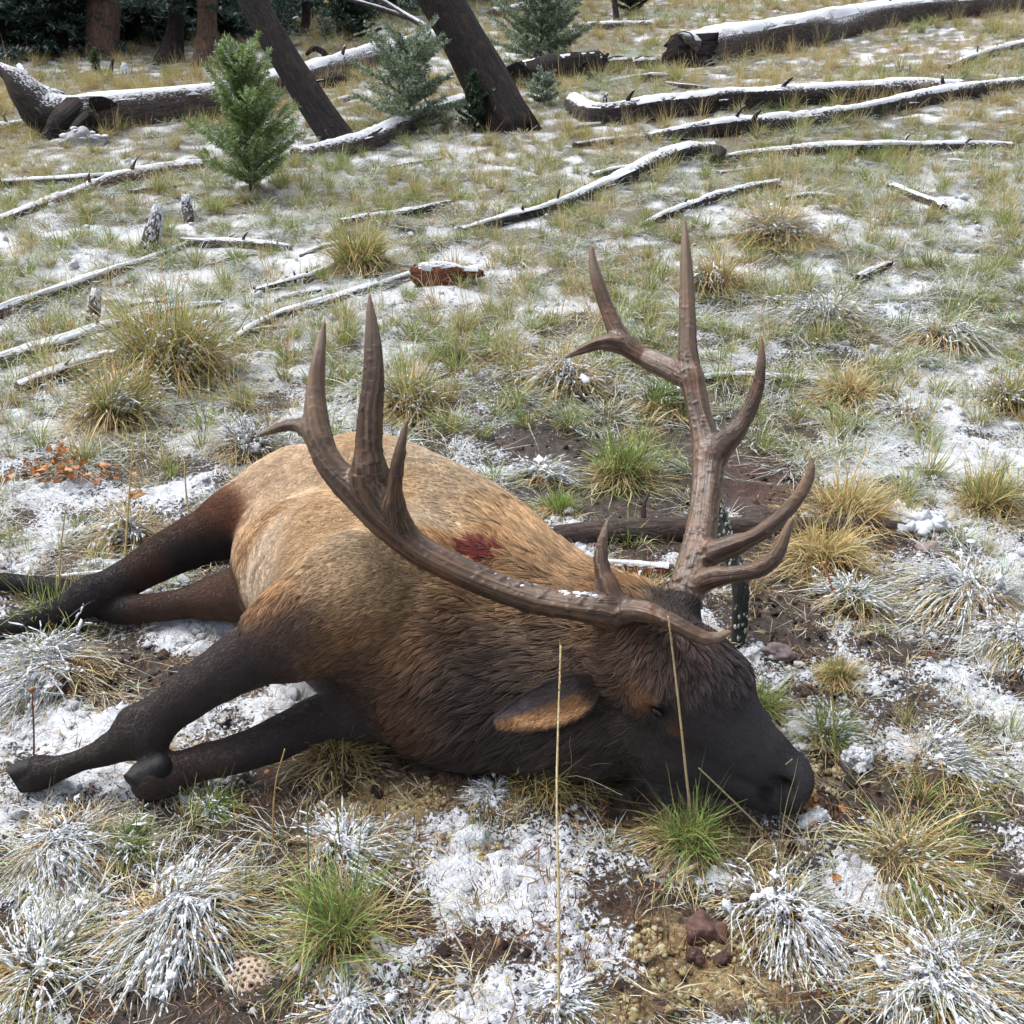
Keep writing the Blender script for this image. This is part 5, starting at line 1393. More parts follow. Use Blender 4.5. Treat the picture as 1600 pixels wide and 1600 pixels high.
        if i == 7:
            e = P[0]; off = lambda a, b, dz=0.0: D(a, b, depth(e) + dz)
            wood('root', np.array([off(925, 178), off(905, 160), off(893, 150)]), np.array([13, 11, 5]) * mpx(e), 'wood_dark', o, 56, .3, 2, 10, cap=.7)
            wood('root', np.array([off(940, 190, -.1), off(915, 190, -.15), off(890, 178, -.2)]), np.array([12, 8, 4]) * mpx(e), 'wood_dark', o, 57, .3, 2, 10, cap=.7)
    # charred chunks by the broken end
    for j, (a, b, th, lab) in enumerate([(965, 100, 26, 'charred broken chunk of wood left of the thick split log'), (1010, 100, 22, 'small charred chunk nearest the black broken log end'), (1020, 122, 18, 'dark snow-dusted root chunk below the black broken log end')]):
        P, Rr = gpts([(a - 22, b + 2, th * .7), (a, b, th), (a + 22, b - 1, th * .6)])
        o = wood('wood_chunk', P, Rr, 'bark_charred', seed=60 + j, rough=.4, jag=2, cap=.35); o['label'] = lab; o['category'] = 'wood chunk'; o['group'] = 'charred chunks of wood'
    # broken stick standing by the head
    e = G(1152, 1010); dz = depth(e)
    P = np.array([D(1152, 1015, dz), D(1156, 960, dz - .005), D(1157, 920, dz - .01), D(1148, 880, dz), D(1134, 845, dz + .02), D(1122, 805, dz + .05), D(1112, 775, dz + .07)])
    o = wood('broken_branch', P, np.array([11, 13, 14, 13, 12, 9, 5]) * mpx(e), 'wood_mossy', seed=71, rough=.22, jag=2.5, m=14, step=.02)
    tag(o, 'black lichen-spotted broken branch standing upright behind the elk forehead', 'branch')
    b = Buf()
    for q in range(150):
        f_ = rng.random() ** .8; i = f_ * (len(P) - 1); i0 = min(int(i), len(P) - 2); c = P[i0] + (P[i0 + 1] - P[i0]) * (i - i0)
        a = rng.uniform(-2.4, .4); r = 13 * mpx(e)
        v, f = lump(c + np.array([math.cos(a) * r * 1.05, math.sin(a) * r * 1.05, 0]), rng.uniform(.002, .0055), rng.random() * 60, 1, 1.6, .9); b.add(v, f, col=np.array((.27, .29, .27)) * rng.uniform(.5, 1.3))
    q = b.build('lichen', M['dry_plant'], o); q['kind'] = 'stuff'
    # stubs
    for j, (L, mt, cap, lab) in enumerate([
        ([(232, 398, 26), (240, 360, 22), (246, 325, 13)], 'wood_weathered', .95, 'tall white snow-plastered stub left of the sapling foot'),
        ([(296, 345, 18), (292, 325, 16), (290, 308, 11)], 'wood_weathered', .95, 'short white snow-plastered stub nearest the sapling foot'),
        ([(140, 512, 20), (146, 480, 20), (150, 455, 11)], 'wood_weathered', .95, 'white snow-plastered stub above the long snowy log'),
        ([(196, 127, 18), (195, 115, 13), (194, 102, 6)], 'wood_weathered', .9, 'small pointed white stub far back in front of the orange-barked tree'),
        ([(172, 124, 6), (173, 110, 6), (176, 95, 4)], 'bark_charred', 0, 'little dark dead stem left of the pointed white stub')]):
        e = G(L[0][0], L[0][1]); dz = depth(e)
        P = np.array([D(a, b, dz) for a, b, t in L]); P[0, 2] -= .03
        o = wood('stub', P, np.array([t * .5 for a, b, t in L]) * mpx(e), mt, seed=80 + j, rough=.3, jag=2)
        o['label'] = lab; o['category'] = 'stub'; o['group'] = 'old stubs in the grass'
        if cap:
            k = mpx(e); nq = 170; f_ = rng.random(nq) * (len(P) - 1); i0 = f_.astype(int).clip(0, len(P) - 2); u = (f_ - i0)[:, None]
            rr = np.array([t for a, b, t in L]) * .5 * k; r = rr[i0] * (1 - u[:, 0]) + rr[i0 + 1] * u[:, 0]
            a = rng.uniform(-3.8, .7, nq); c = P[i0] * (1 - u) + P[i0 + 1] * u + np.stack([np.cos(a) * r * .92, np.sin(a) * r * .92, 0 * a], 1)
            V, Fq = clumps(c, np.tile((.1, 0, 1.0), (nq, 1)) + rng.normal(0, .2, (nq, 3)), rng.uniform(.12, .36, (nq, 3)) * r.mean() * np.array([1.8, 1, .7]), rng)
            q = mesh_obj('snow', V, Fq, M['snow'], o, origin=c[0]); q['kind'] = 'stuff'
    P, Rr = gpts([(662, 432, 34), (700, 430, 40), (738, 434, 30)])
    o = wood('rotten_stump', P, Rr, 'wood_rotten', seed=90, rough=.35, jag=2, cap=.25)
    tag(o, 'rusty red-brown rotten stump low in the grass beyond the antlers', 'stump')

def trunk_tree(name, base, top, w0, w1, mt, label, seed, flare=1.35, up=7.0, stubs=4, cat='tree', crown=None):
    """trunk through two picture points, carried on above the frame."""
    b = G(*base); k = mpx(b); t = D(top[0], top[1], depth(b))
    d = (t - b) / (t - b)[2]
    e = empty(name, b)
    tag(e, label, cat)
    H = [-.12, .05, .18, .5, 1.0, 2.0, 4.0, up]
    P = np.array([b + d * h + np.array([.03 * math.sin(h * 2 + seed), .03 * math.cos(h * 1.7 + seed), 0]) for h in H])
    r0, r1 = w0 * .5 * k, w1 * .5 * k; hr = (t - b)[2]
    def rad(h): return max(r0 + (r1 - r0) * min(h / hr, 3) if h < hr else r1 * (1 - .5 * (h - hr) / up), .02)
    Rr = np.array([rad(max(h, 0)) * (1 + (flare - 1) * math.exp(-max(h, 0) / .14)) for h in H])
    tr = wood('trunk', P, Rr, mt, e, seed, .17, .5, 30, .05)
    for j in range(stubs):
        h = rng.uniform(.5, up * .8); a = rng.random() * 6.28; c = b + d * h; L = rng.uniform(.1, .6)
        o = np.array([math.cos(a), math.sin(a), rng.uniform(-.2, .4)])
        wood('branch', np.array([c, c + o * L * .5 + [0, 0, -.03], c + o * L]), np.array([.022, .016, .008]), 'wood_dark', e, seed + j, .15, 1, 8)
    if crown: conifer_crown(e, b, *crown)
    return e

def needle_mesh(twigs, nl, nw, dens, col, frost, rg, spread=1.0):
    """short narrow leaves set all round along the twigs (list of (p0, p1))."""
    T_ = np.array(twigs); a, b = T_[:, 0], T_[:, 1]; L = np.linalg.norm(b - a, axis=1)
    cnt = np.maximum(1, (L * dens).astype(int)); i = np.repeat(np.arange(len(L)), cnt); n = len(i)
    s = rg.random(n)[:, None]; p = a[i] + (b - a)[i] * s; ax = (b - a)[i] / (L[i][:, None] + 1e-9)
    rd = rg.normal(0, 1, (n, 3)); rd -= ax * (rd * ax).sum(1)[:, None]; rd /= np.linalg.norm(rd, axis=1)[:, None] + 1e-9
    d = ax * .75 + rd * spread + np.array([0, 0, .15]); d /= np.linalg.norm(d, axis=1)[:, None]
    sv = np.cross(d, rg.normal(0, 1, (n, 3))); sv /= np.linalg.norm(sv, axis=1)[:, None] + 1e-9
    ll = nl * rg.uniform(.6, 1.2, n)[:, None]; ww = nw * rg.uniform(.7, 1.2, n)[:, None]
    V = np.stack([p - sv * ww * .4, p + sv * ww * .4, p + d * ll * .6 + sv * ww * .5, p + d * ll, p + d * ll * .6 - sv * ww * .5], 1)
    Fc = np.arange(n)[:, None] * 5 + np.arange(5)[None]
    c = np.array(col) * np.clip(rg.normal(1, .28, n), .4, 1.8)[:, None]
    clump = noise3(p[:, 0] * 5, p[:, 1] * 5, p[:, 2] * 5, 77)
    c = c * (.75 + .5 * clump)[:, None]
    white = (rg.random(n) < frost * (.35 + 1.3 * noise3(p[:, 0] * 9, p[:, 1] * 9, p[:, 2] * 9, 78))) & (d[:, 2] > -.35)
    c[white] = np.array((.56, .61, .62))
    return V.reshape(-1, 3), Fc, np.repeat(c[:, None], 5, 1).reshape(-1, 3)

def conifer_twigs(H, R_, nb, rg, h0=.05, tip=1.0, side=5, droop=-.15, pw=.75):
    tw, br = [], []
    for i in range(nb):
        h = h0 + (1 - h0) * ((i + rg.random()) / nb) ** .9
        L = R_ * max(.06, (1 - h) ** pw) * rg.uniform(.5, 1.15)
        a = i * 2.4 + rg.normal(0, .3); pit = droop + .75 * h + rg.normal(0, .12)
        d = np.array([math.cos(a) * math.cos(pit), math.sin(a) * math.cos(pit), math.sin(pit)])
        p0 = np.array([0, 0, h * H]); k = 5; pp = [p0 + d * L * q / k + np.array([0, 0, .10 * L * (q / k) ** 2]) + rg.normal(0, .012 * L, 3) * q / k for q in range(k + 1)]
        br.append(pp)
        for q in range(k): tw.append((pp[q], pp[q + 1]))
        for q in range(1, k + 1):
            for sgn in (-1, 1):
                for rep in range(max(1, side // 5)):
                    sl = L * .45 * (1.1 - q / (k + 1)) * rg.uniform(.5, 1.2)
                    pv = np.cross(d, [0, 0, 1.0]); pv /= np.linalg.norm(pv) + 1e-9
                    sd_ = d * .65 + pv * sgn * .8 + np.array([0, 0, rg.normal(.05, .15)])
                    tw.append((pp[q] - d * L / k * rg.random(), pp[q] + sd_ * sl))
    for q in range(6): tw.append((np.array([0, 0, H * (.80 + .2 * q / 6)]), np.array([0, 0, H * (.80 + .2 * (q + 1) / 6)])))
    return tw, br

def conifer_crown(e, b, H, R_, nb, z0, dens, col, frost, seed):
    rg = np.random.default_rng(seed)
    tw, br = conifer_twigs(H, R_, nb, rg, .02)
    V, Fc, c = needle_mesh(tw, .11, .035, dens, col, frost, rg, .8)
    o = mesh_obj('crown', V + b + np.array([0, 0, z0]), Fc, M['needle_leaf'], e, False, {'col': c}, origin=b); o['kind'] = 'stuff'
    return o

def sapling(px, py, hpx, wpx, label, nb, dens, col, frost, seed, lean=(0, 0), nl=.022, nw=.0045, rise=.25, pw=.5):
    b = G(px, py); k = mpx(b); H, R_ = hpx * k, wpx * k * .5
    rg = np.random.default_rng(seed); e = empty('spruce_sapling', b); tag(e, label, 'sapling', 'young spruces in the clearing')
    tw, br = conifer_twigs(H, R_, nb, rg, .03, side=10, droop=rise, pw=pw)
    sh = lambda P: np.asarray(P) + b + np.array([lean[0], lean[1], 0]) * np.asarray(P)[..., 2:3]
    z = np.linspace(-.03, H * .97, 8); P = np.stack([0 * z, 0 * z, z], 1)
    wood('trunk', sh(P), np.linspace(.012, .003, 8) * max(1, H), 'wood_dark', e, seed, .1, 0, 8)
    bf = Buf()
    for pp in br:
        V, Fc, _ = tube(sh(np.array(pp)), np.linspace(.005, .0015, len(pp)) * max(1, H * .8), 6, 5, seed, .05); bf.add(V, Fc, grain=np.zeros((len(V), 3)) + rg.random(3))
    q = mesh_obj('branches', np.concatenate(bf.v), bf.f, M['wood_dark'], e, attrs={'grain': np.concatenate(bf.a['grain'])[:, :3]}, origin=b); q['kind'] = 'stuff'
    V, Fc, c = needle_mesh(tw, nl, nw, dens, col, frost, rg)
    q = mesh_obj('crown', sh(V), Fc, M['needle_leaf'], e, False, {'col': c}, origin=b); q['kind'] = 'stuff'
    return e

def build_trees():
    trunk_tree('leaning_tree', (533, 228), (392, -5), 52, 40, 'bark_charred', 'slimmer dark dead trunk leaning left behind the sapling', 3, 1.05, 7)
    trunk_tree('leaning_tree', (800, 200), (682, -5), 76, 68, 'bark_charred', 'thick dark dead trunk leaning left at the top centre', 5, 1.12, 8)
    DG, BG = (.065, .110, .085), (.085, .130, .112)  # far foliage greens lightened towards blue: distance haze put into the colour
    trunk_tree('standing_tree', (163, 86), (160, 0), 46, 50, 'bark_orange', 'broad standing trunk with orange peeled bark at the back left', 11, 1.2, 8, 3, crown=(6, 1.6, 40, 2.6, 26, DG, .1, 5))
    trunk_tree('standing_tree', (47, 75), (38, 0), 11, 10, 'bark_orange', 'thin reddish trunk at the top left corner', 12, 1.2, 7, 3, crown=(5, 1.2, 40, 2.2, 26, DG, .1, 6))
    trunk_tree('standing_tree', (265, 98), (272, 40), 34, 26, 'bark_charred', 'dark flared trunk under hanging boughs, left of a twin', 13, 1.6, 7, 3, crown=(6, 1.5, 60, .75, 40, DG, .05, 7))
    trunk_tree('standing_tree', (318, 102), (322, 40), 34, 28, 'bark_orange', 'reddish-dark trunk under hanging boughs, right of its twin', 14, 1.5, 7, 3, crown=(6, 1.6, 60, .75, 40, (.032, .055, .035), .05, 8))
    trunk_tree('standing_tree', (476, 56), (482, 0), 15, 13, 'bark_charred', 'thin dark standing trunk behind the slimmer leaning one', 15, 1.2, 6, 6)
    trunk_tree('standing_tree', (828, 30), (836, 0), 16, 14, 'bark_charred', 'thin dark trunk far back behind the snowy spruce', 16, 1.3, 6, 6)
    trunk_tree('standing_tree', (966, 34), (962, 0), 9, 8, 'bark_charred', 'very thin dark trunk far back at the top centre right', 17, 1.3, 6, 6)
    # saplings
    G1, G2, G3 = (.08, .135, .05), (.15, .21, .105), (.050, .090, .045)
    sapling(392, 300, 185, 195, 'dense green young spruce standing at the left, its foot in tall yellow grass', 64, 230, (.19, .27, .085), .12, 21, nl=.042, nw=.0055, rise=.34, pw=.28)
    sapling(640, 205, 120, 240, 'wide snow-dusted young spruce between the two leaning trunks', 34, 260, G2, .22, 22, nl=.044, nw=.0065, rise=.12, pw=.35)
    sapling(742, 205, 85, 60, 'small dark green spruce at the foot of the thick leaning trunk', 34, 420, G3, .05, 23, nl=.030, nw=.006)
    sapling(845, 112, 105, 230, 'broad snow-dusted spruce right of the thick leaning trunk', 44, 220, G2, .20, 24, nl=.05, nw=.008, rise=.15, pw=.35)
    sapling(850, 165, 40, 100, 'low snow-dusted spruce seedling below the charred log', 26, 360, G2, .28, 25, nl=.030, nw=.006, rise=.1)
    sapling(985, 22, 80, 90, 'dark bush-like spruce at the top right of centre', 40, 220, (.022, .038, .025), .1, 26, nl=.06, nw=.014)
    sapling(550, 62, 70, 130, 'blurred green young spruce behind the slimmer leaning trunk', 44, 220, (.045, .075, .045), .06, 27, nl=.05, nw=.012)
    sapling(510, 66, 45, 60, 'bare snowy small spruce behind the long grey log', 20, 160, G2, .35, 28, nl=.04, nw=.01)
    sapling(152, 118, 38, 34, 'tiny green seedling left of the pointed white stub', 16, 260, G1, .1, 29, nl=.04, nw=.008)
    # forest edge: three builds, copied
    protos = []
    for j, (fr, cl) in enumerate([(.16, DG), (.38, BG), (.20, (.075, .120, .088))]):  # crown colours carry the same painted-in haze lift
        e = empty('spruce_tree', (0, 0, 0)); rg = np.random.default_rng(200 + j)
        tw, br = conifer_twigs(7.5, 2.0, 90, rg, .02, side=5, droop=-.28)
        V, Fc, c = needle_mesh(tw, .15, .045, 16, cl, fr, rg, .8)
        low = [t_ for t_ in tw if t_[0][2] < 2.2]
        V2, F2, c2 = needle_mesh(low, .12, .032, 42, cl, fr, rg, .8)
        V, Fc, c = np.concatenate([V, V2]), np.concatenate([Fc, F2 + len(V)]), np.concatenate([c, c2])
        q = mesh_obj('crown', V, Fc, M['needle_leaf'], e, False, {'col': c}, origin=(0, 0, 0)); q['kind'] = 'stuff'
        z = np.linspace(-.1, 7.2, 9); wood('trunk', np.stack([0 * z + .02 * np.sin(z), 0 * z, z], 1), np.linspace(.17, .02, 9), 'bark_charred', e, 30 + j, .1, 0, 10)
        protos.append(e)
    spots = [((5, 92), 0, 'dark spruce at the top left corner with boughs to the ground'), ((100, 88), 0, 'dark spruce between the thin reddish trunk and the orange-barked trunk'), ((212, 68), 1, 'snow-dusted spruce right behind the orange-barked trunk'),
             ((70, 78), 2, ''), ((140, 66), 0, ''), ((250, 60), 1, ''), ((300, 62), 2, ''), ((355, 62), 0, ''), ((30, 70), 1, ''), ((400, 55), 2, ''), ((-40, 85), 2, ''), ((430, 40), 1, ''), ((330, 45), 0, ''),
             ((185, 50), 2, ''), ((560, 30), 0, ''), ((610, 18), 2, ''), ((480, 30), 0, ''), ((-90, 70), 1, ''), ((700, 6), 0, ''), ((640, 4), 1, ''), ((760, -2), 2, ''), ((880, -6), 0, ''), ((960, -10), 2, ''), ((1040, -22), 0, ''), ((1230, -40), 1, ''), ((1420, -50), 2, ''), ((1600, -40), 0, ''), ((-190, 82), 2, ''), ((-290, 88), 0, ''), ((-420, 80), 1, '')]
    used = set()
    for (px, py), j, lab in spots:
        b = G(px, py)
        if b[1] > 60: continue
        src = protos[j]
        if j not in used: o = src; used.add(j)
        else:
            o = src.copy(); COL.objects.link(o)
            for ch in src.children:
                c = ch.copy(); COL.objects.link(c); c.parent = o
        o.location = b; o.rotation_euler = (0, 0, rng.random() * 6.28); s_ = rng.uniform(.75, 1.15); o.scale = (s_, s_, s_)
        tag(o, lab or 'dark spruce in the forest edge behind the clearing', 'tree', 'spruces along the forest edge')

# ------------------------------------------------------------------ stalks, stones, odd small plants
def stalk(pts, w, col, label, seed_head=None, name='grass_stalk', cat='grass stalk'):
    """pts: (x, y, step towards the camera) from the foot up."""
    b = G(pts[0][0], pts[0][1]); dz = depth(b)
    P = np.array([b] + [D(a, c, dz + q) for a, c, q in pts[1:]]); k = mpx(b)
    C, r = resample(P, np.linspace(w, w * .55, len(P)) * k * .5, 24)
    V, Fc, _ = tube(P, np.linspace(w, w * .55, len(P)) * k * .5, 26, 6, pts[0][0], .15)
    o = mesh_obj(name, V, Fc, M['dry_plant'], attrs={'col': np.tile(col, (len(V), 1)) * (.75 + .5 * noise3(V[:, 0] * 40, V[:, 1] * 40, V[:, 2] * 40, 3))[:, None]}, origin=b)
    tag(o, label, cat, 'single stalks in front of the elk')
    if seed_head:
        kind, n, ln, cl = seed_head
        if kind == 'spike':
            rgs = np.random.default_rng(int(pts[0][0])); sets = []
            A = C[int(len(C) * (1 - ln)):]; tw = [(A[i], A[i + 1]) for i in range(len(A) - 1)]
            V, Fc, c = needle_mesh(tw, .010, .0022, n, cl, 0, rgs, .25)
            q = mesh_obj('seed_head', V, Fc, M['dry_plant'], o, False, {'col': c}, origin=b)
        else:
            v, f = lump(C[-1], ln, pts[0][0], 3, .9, .15); cc = np.tile(cl, (len(v), 1)) * (.6 + .8 * noise3(v[:, 0] * 400, v[:, 1] * 400, v[:, 2] * 400, 4))[:, None]
            q = mesh_obj('seed_head', v, f, M['dry_plant'], o, attrs={'col': cc}, origin=b)
    return o

def build_small_things():
    SC_ = (.56, .46, .26)
    stalk([(873, 1602, 0), (873, 1400, 0), (870, 1230, .02), (876, 1008, .05)], 5, SC_, 'longest straw stalk, upright in front of the elk neck and ear', ('spike', 500, .16, (.52, .37, .15)))
    stalk([(1082, 1300, 0), (1070, 1190, -.08), (1057, 1070, -.13), (1044, 962, -.20)], 4.6, (.52, .40, .22), 'straw stalk crossing the elk eye up to the brow tine', ('spike', 500, .2, (.52, .33, .13)))
    stalk([(1084, 1290, 0), (1096, 1180, -.05), (1106, 1112, -.10)], 4.5, (.30, .27, .08), 'short greenish stalk in front of the elk cheek', ('spike', 400, .3, (.40, .30, .10)))
    stalk([(1195, 1300, 0), (1140, 1246, -.03), (1092, 1200, -.08)], 4, (.48, .40, .24), 'pale straw lying slantwise under the elk jaw')
    stalk([(1160, 1262, 0), (1195, 1222, -.07), (1238, 1186, -.13)], 3.5, (.28, .25, .14), 'thin stalk leaning across the nostril')
    stalk([(485, 1440, 0), (482, 1350, 0), (480, 1250, 0)], 4, (.14, .15, .06), 'thin dark stalk rising from the tall bright green tussock')
    stalk([(430, 1330, 0), (400, 1300, 0), (360, 1370, .0)], 3, (.34, .28, .12), 'thin bent stalk before the low foreleg')
    stalk([(535, 1370, 0), (528, 1290, 0), (518, 1205, 0)], 3.5, (.17, .15, .06), 'thin olive stalk next to the dark one')
    stalk([(425, 1330, 0), (430, 1230, 0), (445, 1170, 0)], 3.5, (.34, .22, .09), 'leaning brown stalk in front of the lower foreleg')
    stalk([(90, 960, 0), (95, 860, 0), (102, 800, 0)], 3.5, (.34, .26, .10), 'thin straw stalk at the hind legs by the left edge')
    stalk([(190, 980, 0), (196, 860, 0), (205, 730, 0), (208, 690, 0)], 4, (.42, .31, .12), 'tall straw stalk in front of the raised hind leg')
    stalk([(160, 990, 0), (180, 940, 0), (215, 880, 0)], 4.5, (.44, .34, .12), 'yellow blade leaning over the hind hock')
    stalk([(305, 860, 0), (292, 780, 0), (288, 720, 0)], 3.5, (.42, .30, .13), 'straw stalk before the thigh of the raised hind leg')
    stalk([(1305, 1180, 0), (1300, 1090, 0), (1290, 1040, 0)], 4, (.26, .26, .07), 'olive stalk standing on the mud right of the forehead')
    stalk([(1320, 890, 0), (1340, 830, 0), (1400, 780, 0)], 3.5, (.40, .26, .10), 'leaning tan stalk beside the lower tine')
    stalk([(1110, 1600, 0), (1060, 1560, 0), (1000, 1520, 0)], 4, (.26, .26, .12), 'greenish blade leaning left at the bottom edge')
    stalk([(1330, 1580, 0), (1290, 1545, 0), (1250, 1510, 0)], 5, (.20, .22, .08), 'thick green blade lying near the big corner tussock')
    stalk([(222, 1272, 0), (224, 1250, 0), (225, 1224, 0)], 3, (.42, .34, .20), 'stalk with a round yellow seed head in front of the low hoof', ('ball', 0, .008, (.45, .34, .16)), 'dry_flower', 'dry flower')
    stalk([(258, 1235, 0), (256, 1215, 0), (252, 1178, 0)], 3, (.36, .22, .14), 'stalk with a pinkish dry head before the low hoof', ('ball', 0, .007, (.42, .26, .19)), 'dry_flower', 'dry flower')
    stalk([(52, 1210, 0), (53, 1150, 0), (50, 1078, 0)], 4, (.13, .055, .035), 'dark stalk with a rusty dry head at the left edge', ('ball', 0, .009, (.22, .12, .06)), 'dry_flower', 'dry flower')
    stalk([(412, 1260, 0), (414, 1235, 0), (418, 1206, 0)], 3, (.14, .06, .035), 'stalk with an orange dry head beside the low foreleg', ('ball', 0, .007, (.26, .13, .06)), 'dry_flower', 'dry flower')
    stalk([(1310, 950, 0), (1300, 920, 0), (1288, 880, 0)], 5, (.42, .15, .07), 'rusty dry stem with curled leaves beside the upright frosted tussock', ('ball', 0, .008, (.30, .16, .09)), 'dry_flower', 'dry flower')
    # rocks
    for j, (a, b, w_, h_, cl, snow, lab) in enumerate([(603, 1128, 62, 48, (.17, .135, .125), 1, 'snow-sprinkled grey rock under the elk chest'), (1100, 1452, 52, 44, (.10, .055, .045), 0, 'brown clod on the ground in front of the wide snowy tussock'),
                                              (1335, 870, 0, 0, 0, 0, ''), (575, 1130, 34, 30, (.15, .10, .09), 0, 'small brownish stone touching the snow-sprinkled rock'), (1215, 1020, 44, 24, (.14, .11, .115), 0, 'flat grey stone half sunk in the mud right of the standing branch'),
                                              (1450, 862, 40, 30, (.20, .16, .15), 0, 'grey stone near the end of the smooth wet log'), (1185, 1475, 26, 24, (.06, .035, .03), 0, 'small dark clod near the orange twigs'), (1130, 1498, 28, 22, (.05, .03, .026), 0, 'dark clod in the yellow moss'),
                                              (1085, 1495, 26, 22, (.055, .03, .026), 0, 'dark round clod left of the one in the moss'), (1140, 1020, 0, 0, 0, 0, ''), (215, 775, 26, 14, (.26, .14, .06), 0, 'small tan stone behind the raised hind leg'), (130, 222, 52, 34, (.3, .3, .32), 1, 'snow-covered boulder at the forked root end')]):
        if not w_: continue
        p = G(a, b, 0.01); k = mpx(p); v, f = lump((0, 0, 0), (w_ * k * .55, w_ * k * .5, h_ * k * .55), j * 9.1, 4, 1.0, .4)
        o = mesh_obj('rock' if cl[0] > .12 else 'soil_clod', v + p, f, M['stone'], attrs={'col': np.tile(cl, (len(v), 1))}, origin=p)
        tag(o, lab, 'rock' if cl[0] > .12 else 'clod', 'stones and clods on the ground')
        if snow:
            bf = Buf()
            for q in range(70):
                i = rng.integers(0, len(v))
                if v[i, 2] < .25 * v[:, 2].max(): continue
                s_ = rng.uniform(.06, .17) * w_ * k; vv, ff = lump(v[i] + p, (s_, s_, s_ * .5), rng.random() * 80, 2, .9, .7); bf.add(vv, ff)
            q = bf.build('snow', M['snow'], o); q['kind'] = 'stuff'
    # snow clods
    for j, (a, b, w_, lab) in enumerate([(1338, 1195, 46, 'white lump of snow sticking up to the right of the nose'), (1430, 822, 80, 'flat snow pillow at the end of the smooth wet log'), (1275, 1290, 40, 'yellowish snow clod below the nose')]):
        p = G(a, b); k = mpx(p); bf = Buf(); fl_ = .35 if j == 1 else 1.0
        v, f = lump(p + np.array([0, 0, w_ * k * .12 * fl_]), w_ * k * .5, j * 11.3 + 2, 4, .8 * fl_, .75); bf.add(v, f)
        n_ = 90; c = v[rng.integers(0, len(v), n_)]
        V, Fq = clumps(c, rng.normal(0, 1, (n_, 3)), rng.uniform(.04, .13, (n_, 3)) * w_ * k, rng); bf.add(V, Fq.tolist())
        o = bf.build('snow_clod', M['snow'], origin=p); tag(o, lab, 'snow lump', 'loose lumps of snow'); o['kind'] = 'thing'
    # dried orange plant: curled leaves
    meshes = []
    for j in range(3):
        ns, nw = 7, 5; v, cc = [], []
        for i in range(ns):
            for q in range(nw):
                s_ = i / (ns - 1); w_ = (q / (nw - 1) * 2 - 1) * .5 * math.sin(math.pi * min(.97, s_ * .9 + .08)) * (1 + .35 * math.sin(s_ * 16 + j))
                v.append((s_ - .3, w_, .35 * math.sin(s_ * 3 + j) + .6 * w_ * w_ + .12 * math.sin(q * 2.3 + i + j))); cc.append(np.array([(.52, .25, .10), (.60, .33, .16), (.40, .17, .06)][j]) * rng.uniform(.75, 1.2))
        f = [(i * nw + q, i * nw + q + 1, (i + 1) * nw + q + 1, (i + 1) * nw + q) for i in range(ns - 1) for q in range(nw - 1)]
        meshes.append((np.array(v), f, np.array(cc)))
    for (a, b, w_, h_, n, lab) in [(100, 752, 210, 62, 110, 'dried orange plant with curled leaves at the left behind the elk'), (1268, 1272, 80, 16, 22, 'flattened rusty orange leaves just right of the elk mouth')]:
        p = G(a, b); k = mpx(p); e = empty('dried_plant', p); tag(e, lab, 'dry plant'); src = {}
        for i in range(n):
            j = int(rng.integers(0, 3))
            if j not in src:
                o = mesh_obj('leaf', meshes[j][0], meshes[j][1], M['dry_plant'], None, True, {'col': meshes[j][2]}); src[j] = o
            else: o = src[j].copy(); COL.objects.link(o)
            o.parent = e; xx = rng.normal(0, .23); o.location = (xx * w_ * k, rng.normal(0, .06), abs(rng.normal(.35, .3)) * h_ * k * math.exp(-(xx / .3) ** 2) + .012)
            o.rotation_euler = (rng.uniform(-.9, .9), rng.uniform(-.9, .9), rng.random() * 6.28); s_ = rng.uniform(.018, .034) * (1 if n > 50 else .7); o.scale = (s_, s_, s_)
    # holey grey lump
    p = G(385, 1535); k = mpx(p); Rh = 42 * k; g = 60
    u = np.linspace(-1, 1, g); U, W_ = np.meshgrid(u, u, indexing='ij'); rr = np.hypot(U, W_)
    xs, ys = U * np.maximum(1, 0) , W_
    z = np.sqrt(np.clip(1.05 - rr ** 2, 0, 1)) * .45
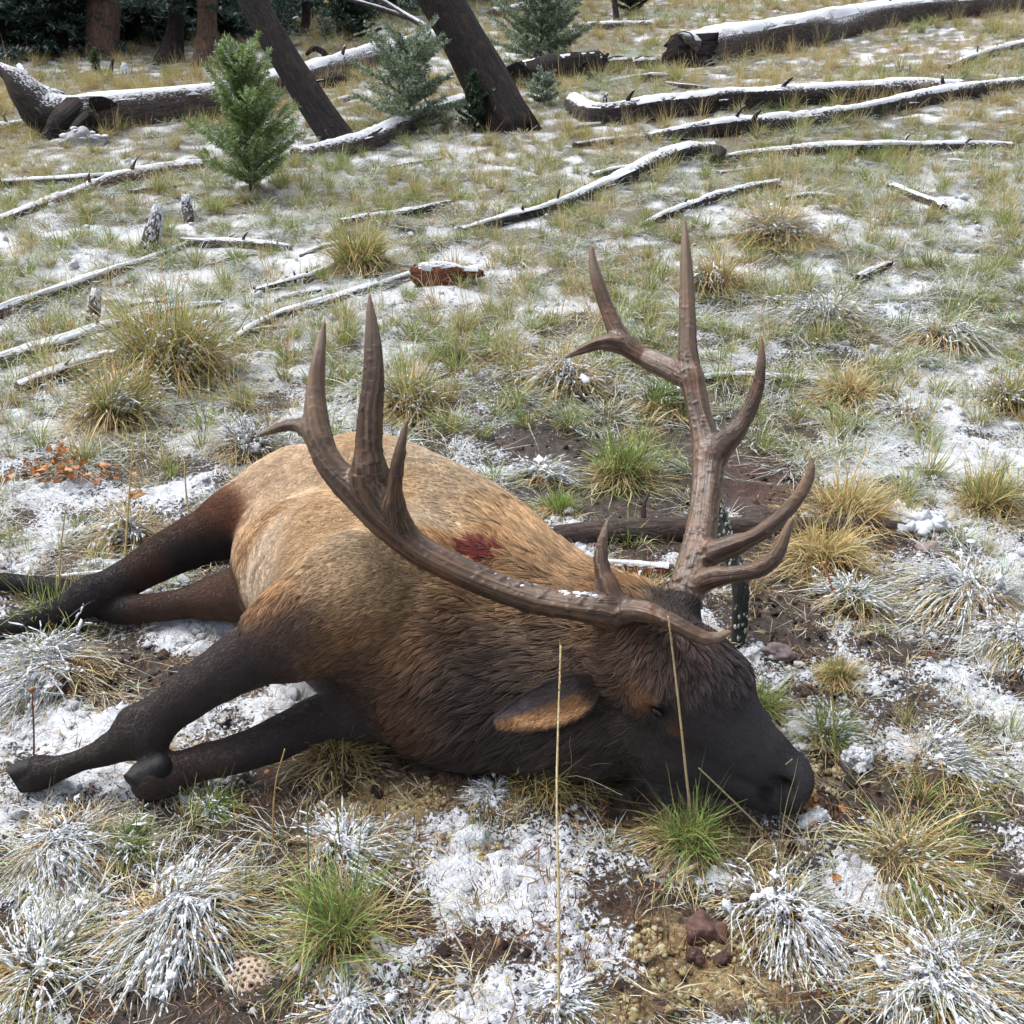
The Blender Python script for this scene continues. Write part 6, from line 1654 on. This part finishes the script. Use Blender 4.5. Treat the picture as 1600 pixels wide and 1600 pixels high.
    sq = 3 ** .5 / 2; hx = .27; row = np.round(W_ / (hx * sq)); cx = (np.round(U / hx - .5 * (row % 2)) + .5 * (row % 2)) * hx; cy = row * hx * sq
    cx = cx + .09 * (noise2(cx * 9.7, cy * 9.7, 41) - .5); cy = cy + .09 * (noise2(cx * 8.3 + 5, cy * 8.3, 42) - .5); dd = np.hypot(U - cx, W_ - cy) * (.8 + .5 * noise2(cx * 6.1, cy * 6.1, 43)); pit = 1 - sstep(.055, .085, dd * (1 + .3 * noise2(U * 5, W_ * 5, 3)))
    pit = pit * (rr < .9)
    z = z - .22 * pit
    cl = np.array((.42, .33, .26))[None, None] * (1 - .92 * pit[..., None]) * (.8 + .4 * noise2(U * 9, W_ * 9, 6))[..., None]
    V = np.stack([U * Rh, W_ * Rh, z * Rh - .01], 2).reshape(-1, 3); i = np.arange(g * g).reshape(g, g)
    f = np.stack([i[:-1, :-1], i[1:, :-1], i[1:, 1:], i[:-1, 1:]], -1).reshape(-1, 4); f = f[(rr.ravel()[f] < 1.02).all(1)]
    o = mesh_obj('seed_head', V + p, f, M['dry_plant'], attrs={'col': cl.reshape(-1, 3)}, origin=p); o.rotation_euler = (.35, 0, .3)
    tag(o, 'pale round lump full of small dark holes on the ground near the bottom', 'seed head')
    # orange twigs
    p = G(1310, 1480); k = mpx(p); e = empty('dry_twig', p); tag(e, 'orange-brown dead twigs in front of the snowy tussock below the nose', 'twig')
    for q, (x0, y0, x1, y1, w_) in enumerate([(1270, 1495, 1325, 1430, 9), (1285, 1500, 1350, 1465, 6), (1300, 1470, 1260, 1450, 5), (1320, 1490, 1370, 1480, 5)]):
        a, b = G(x0, y0, .006), G(x1, y1, .03); wood('twig', np.array([a, (a + b) / 2 + [0, 0, .006], b]), np.array([w_, w_ * .8, w_ * .4]) * .5 * k, 'bark_orange', e, 95 + q, .15, 1, 8, .01, origin=a)

build_wood()
build_trees()
for t_ in TUSSOCKS:
    if t_[4]: tussock(*t_)
build_small_things()
small_stuff()
grow_grass()
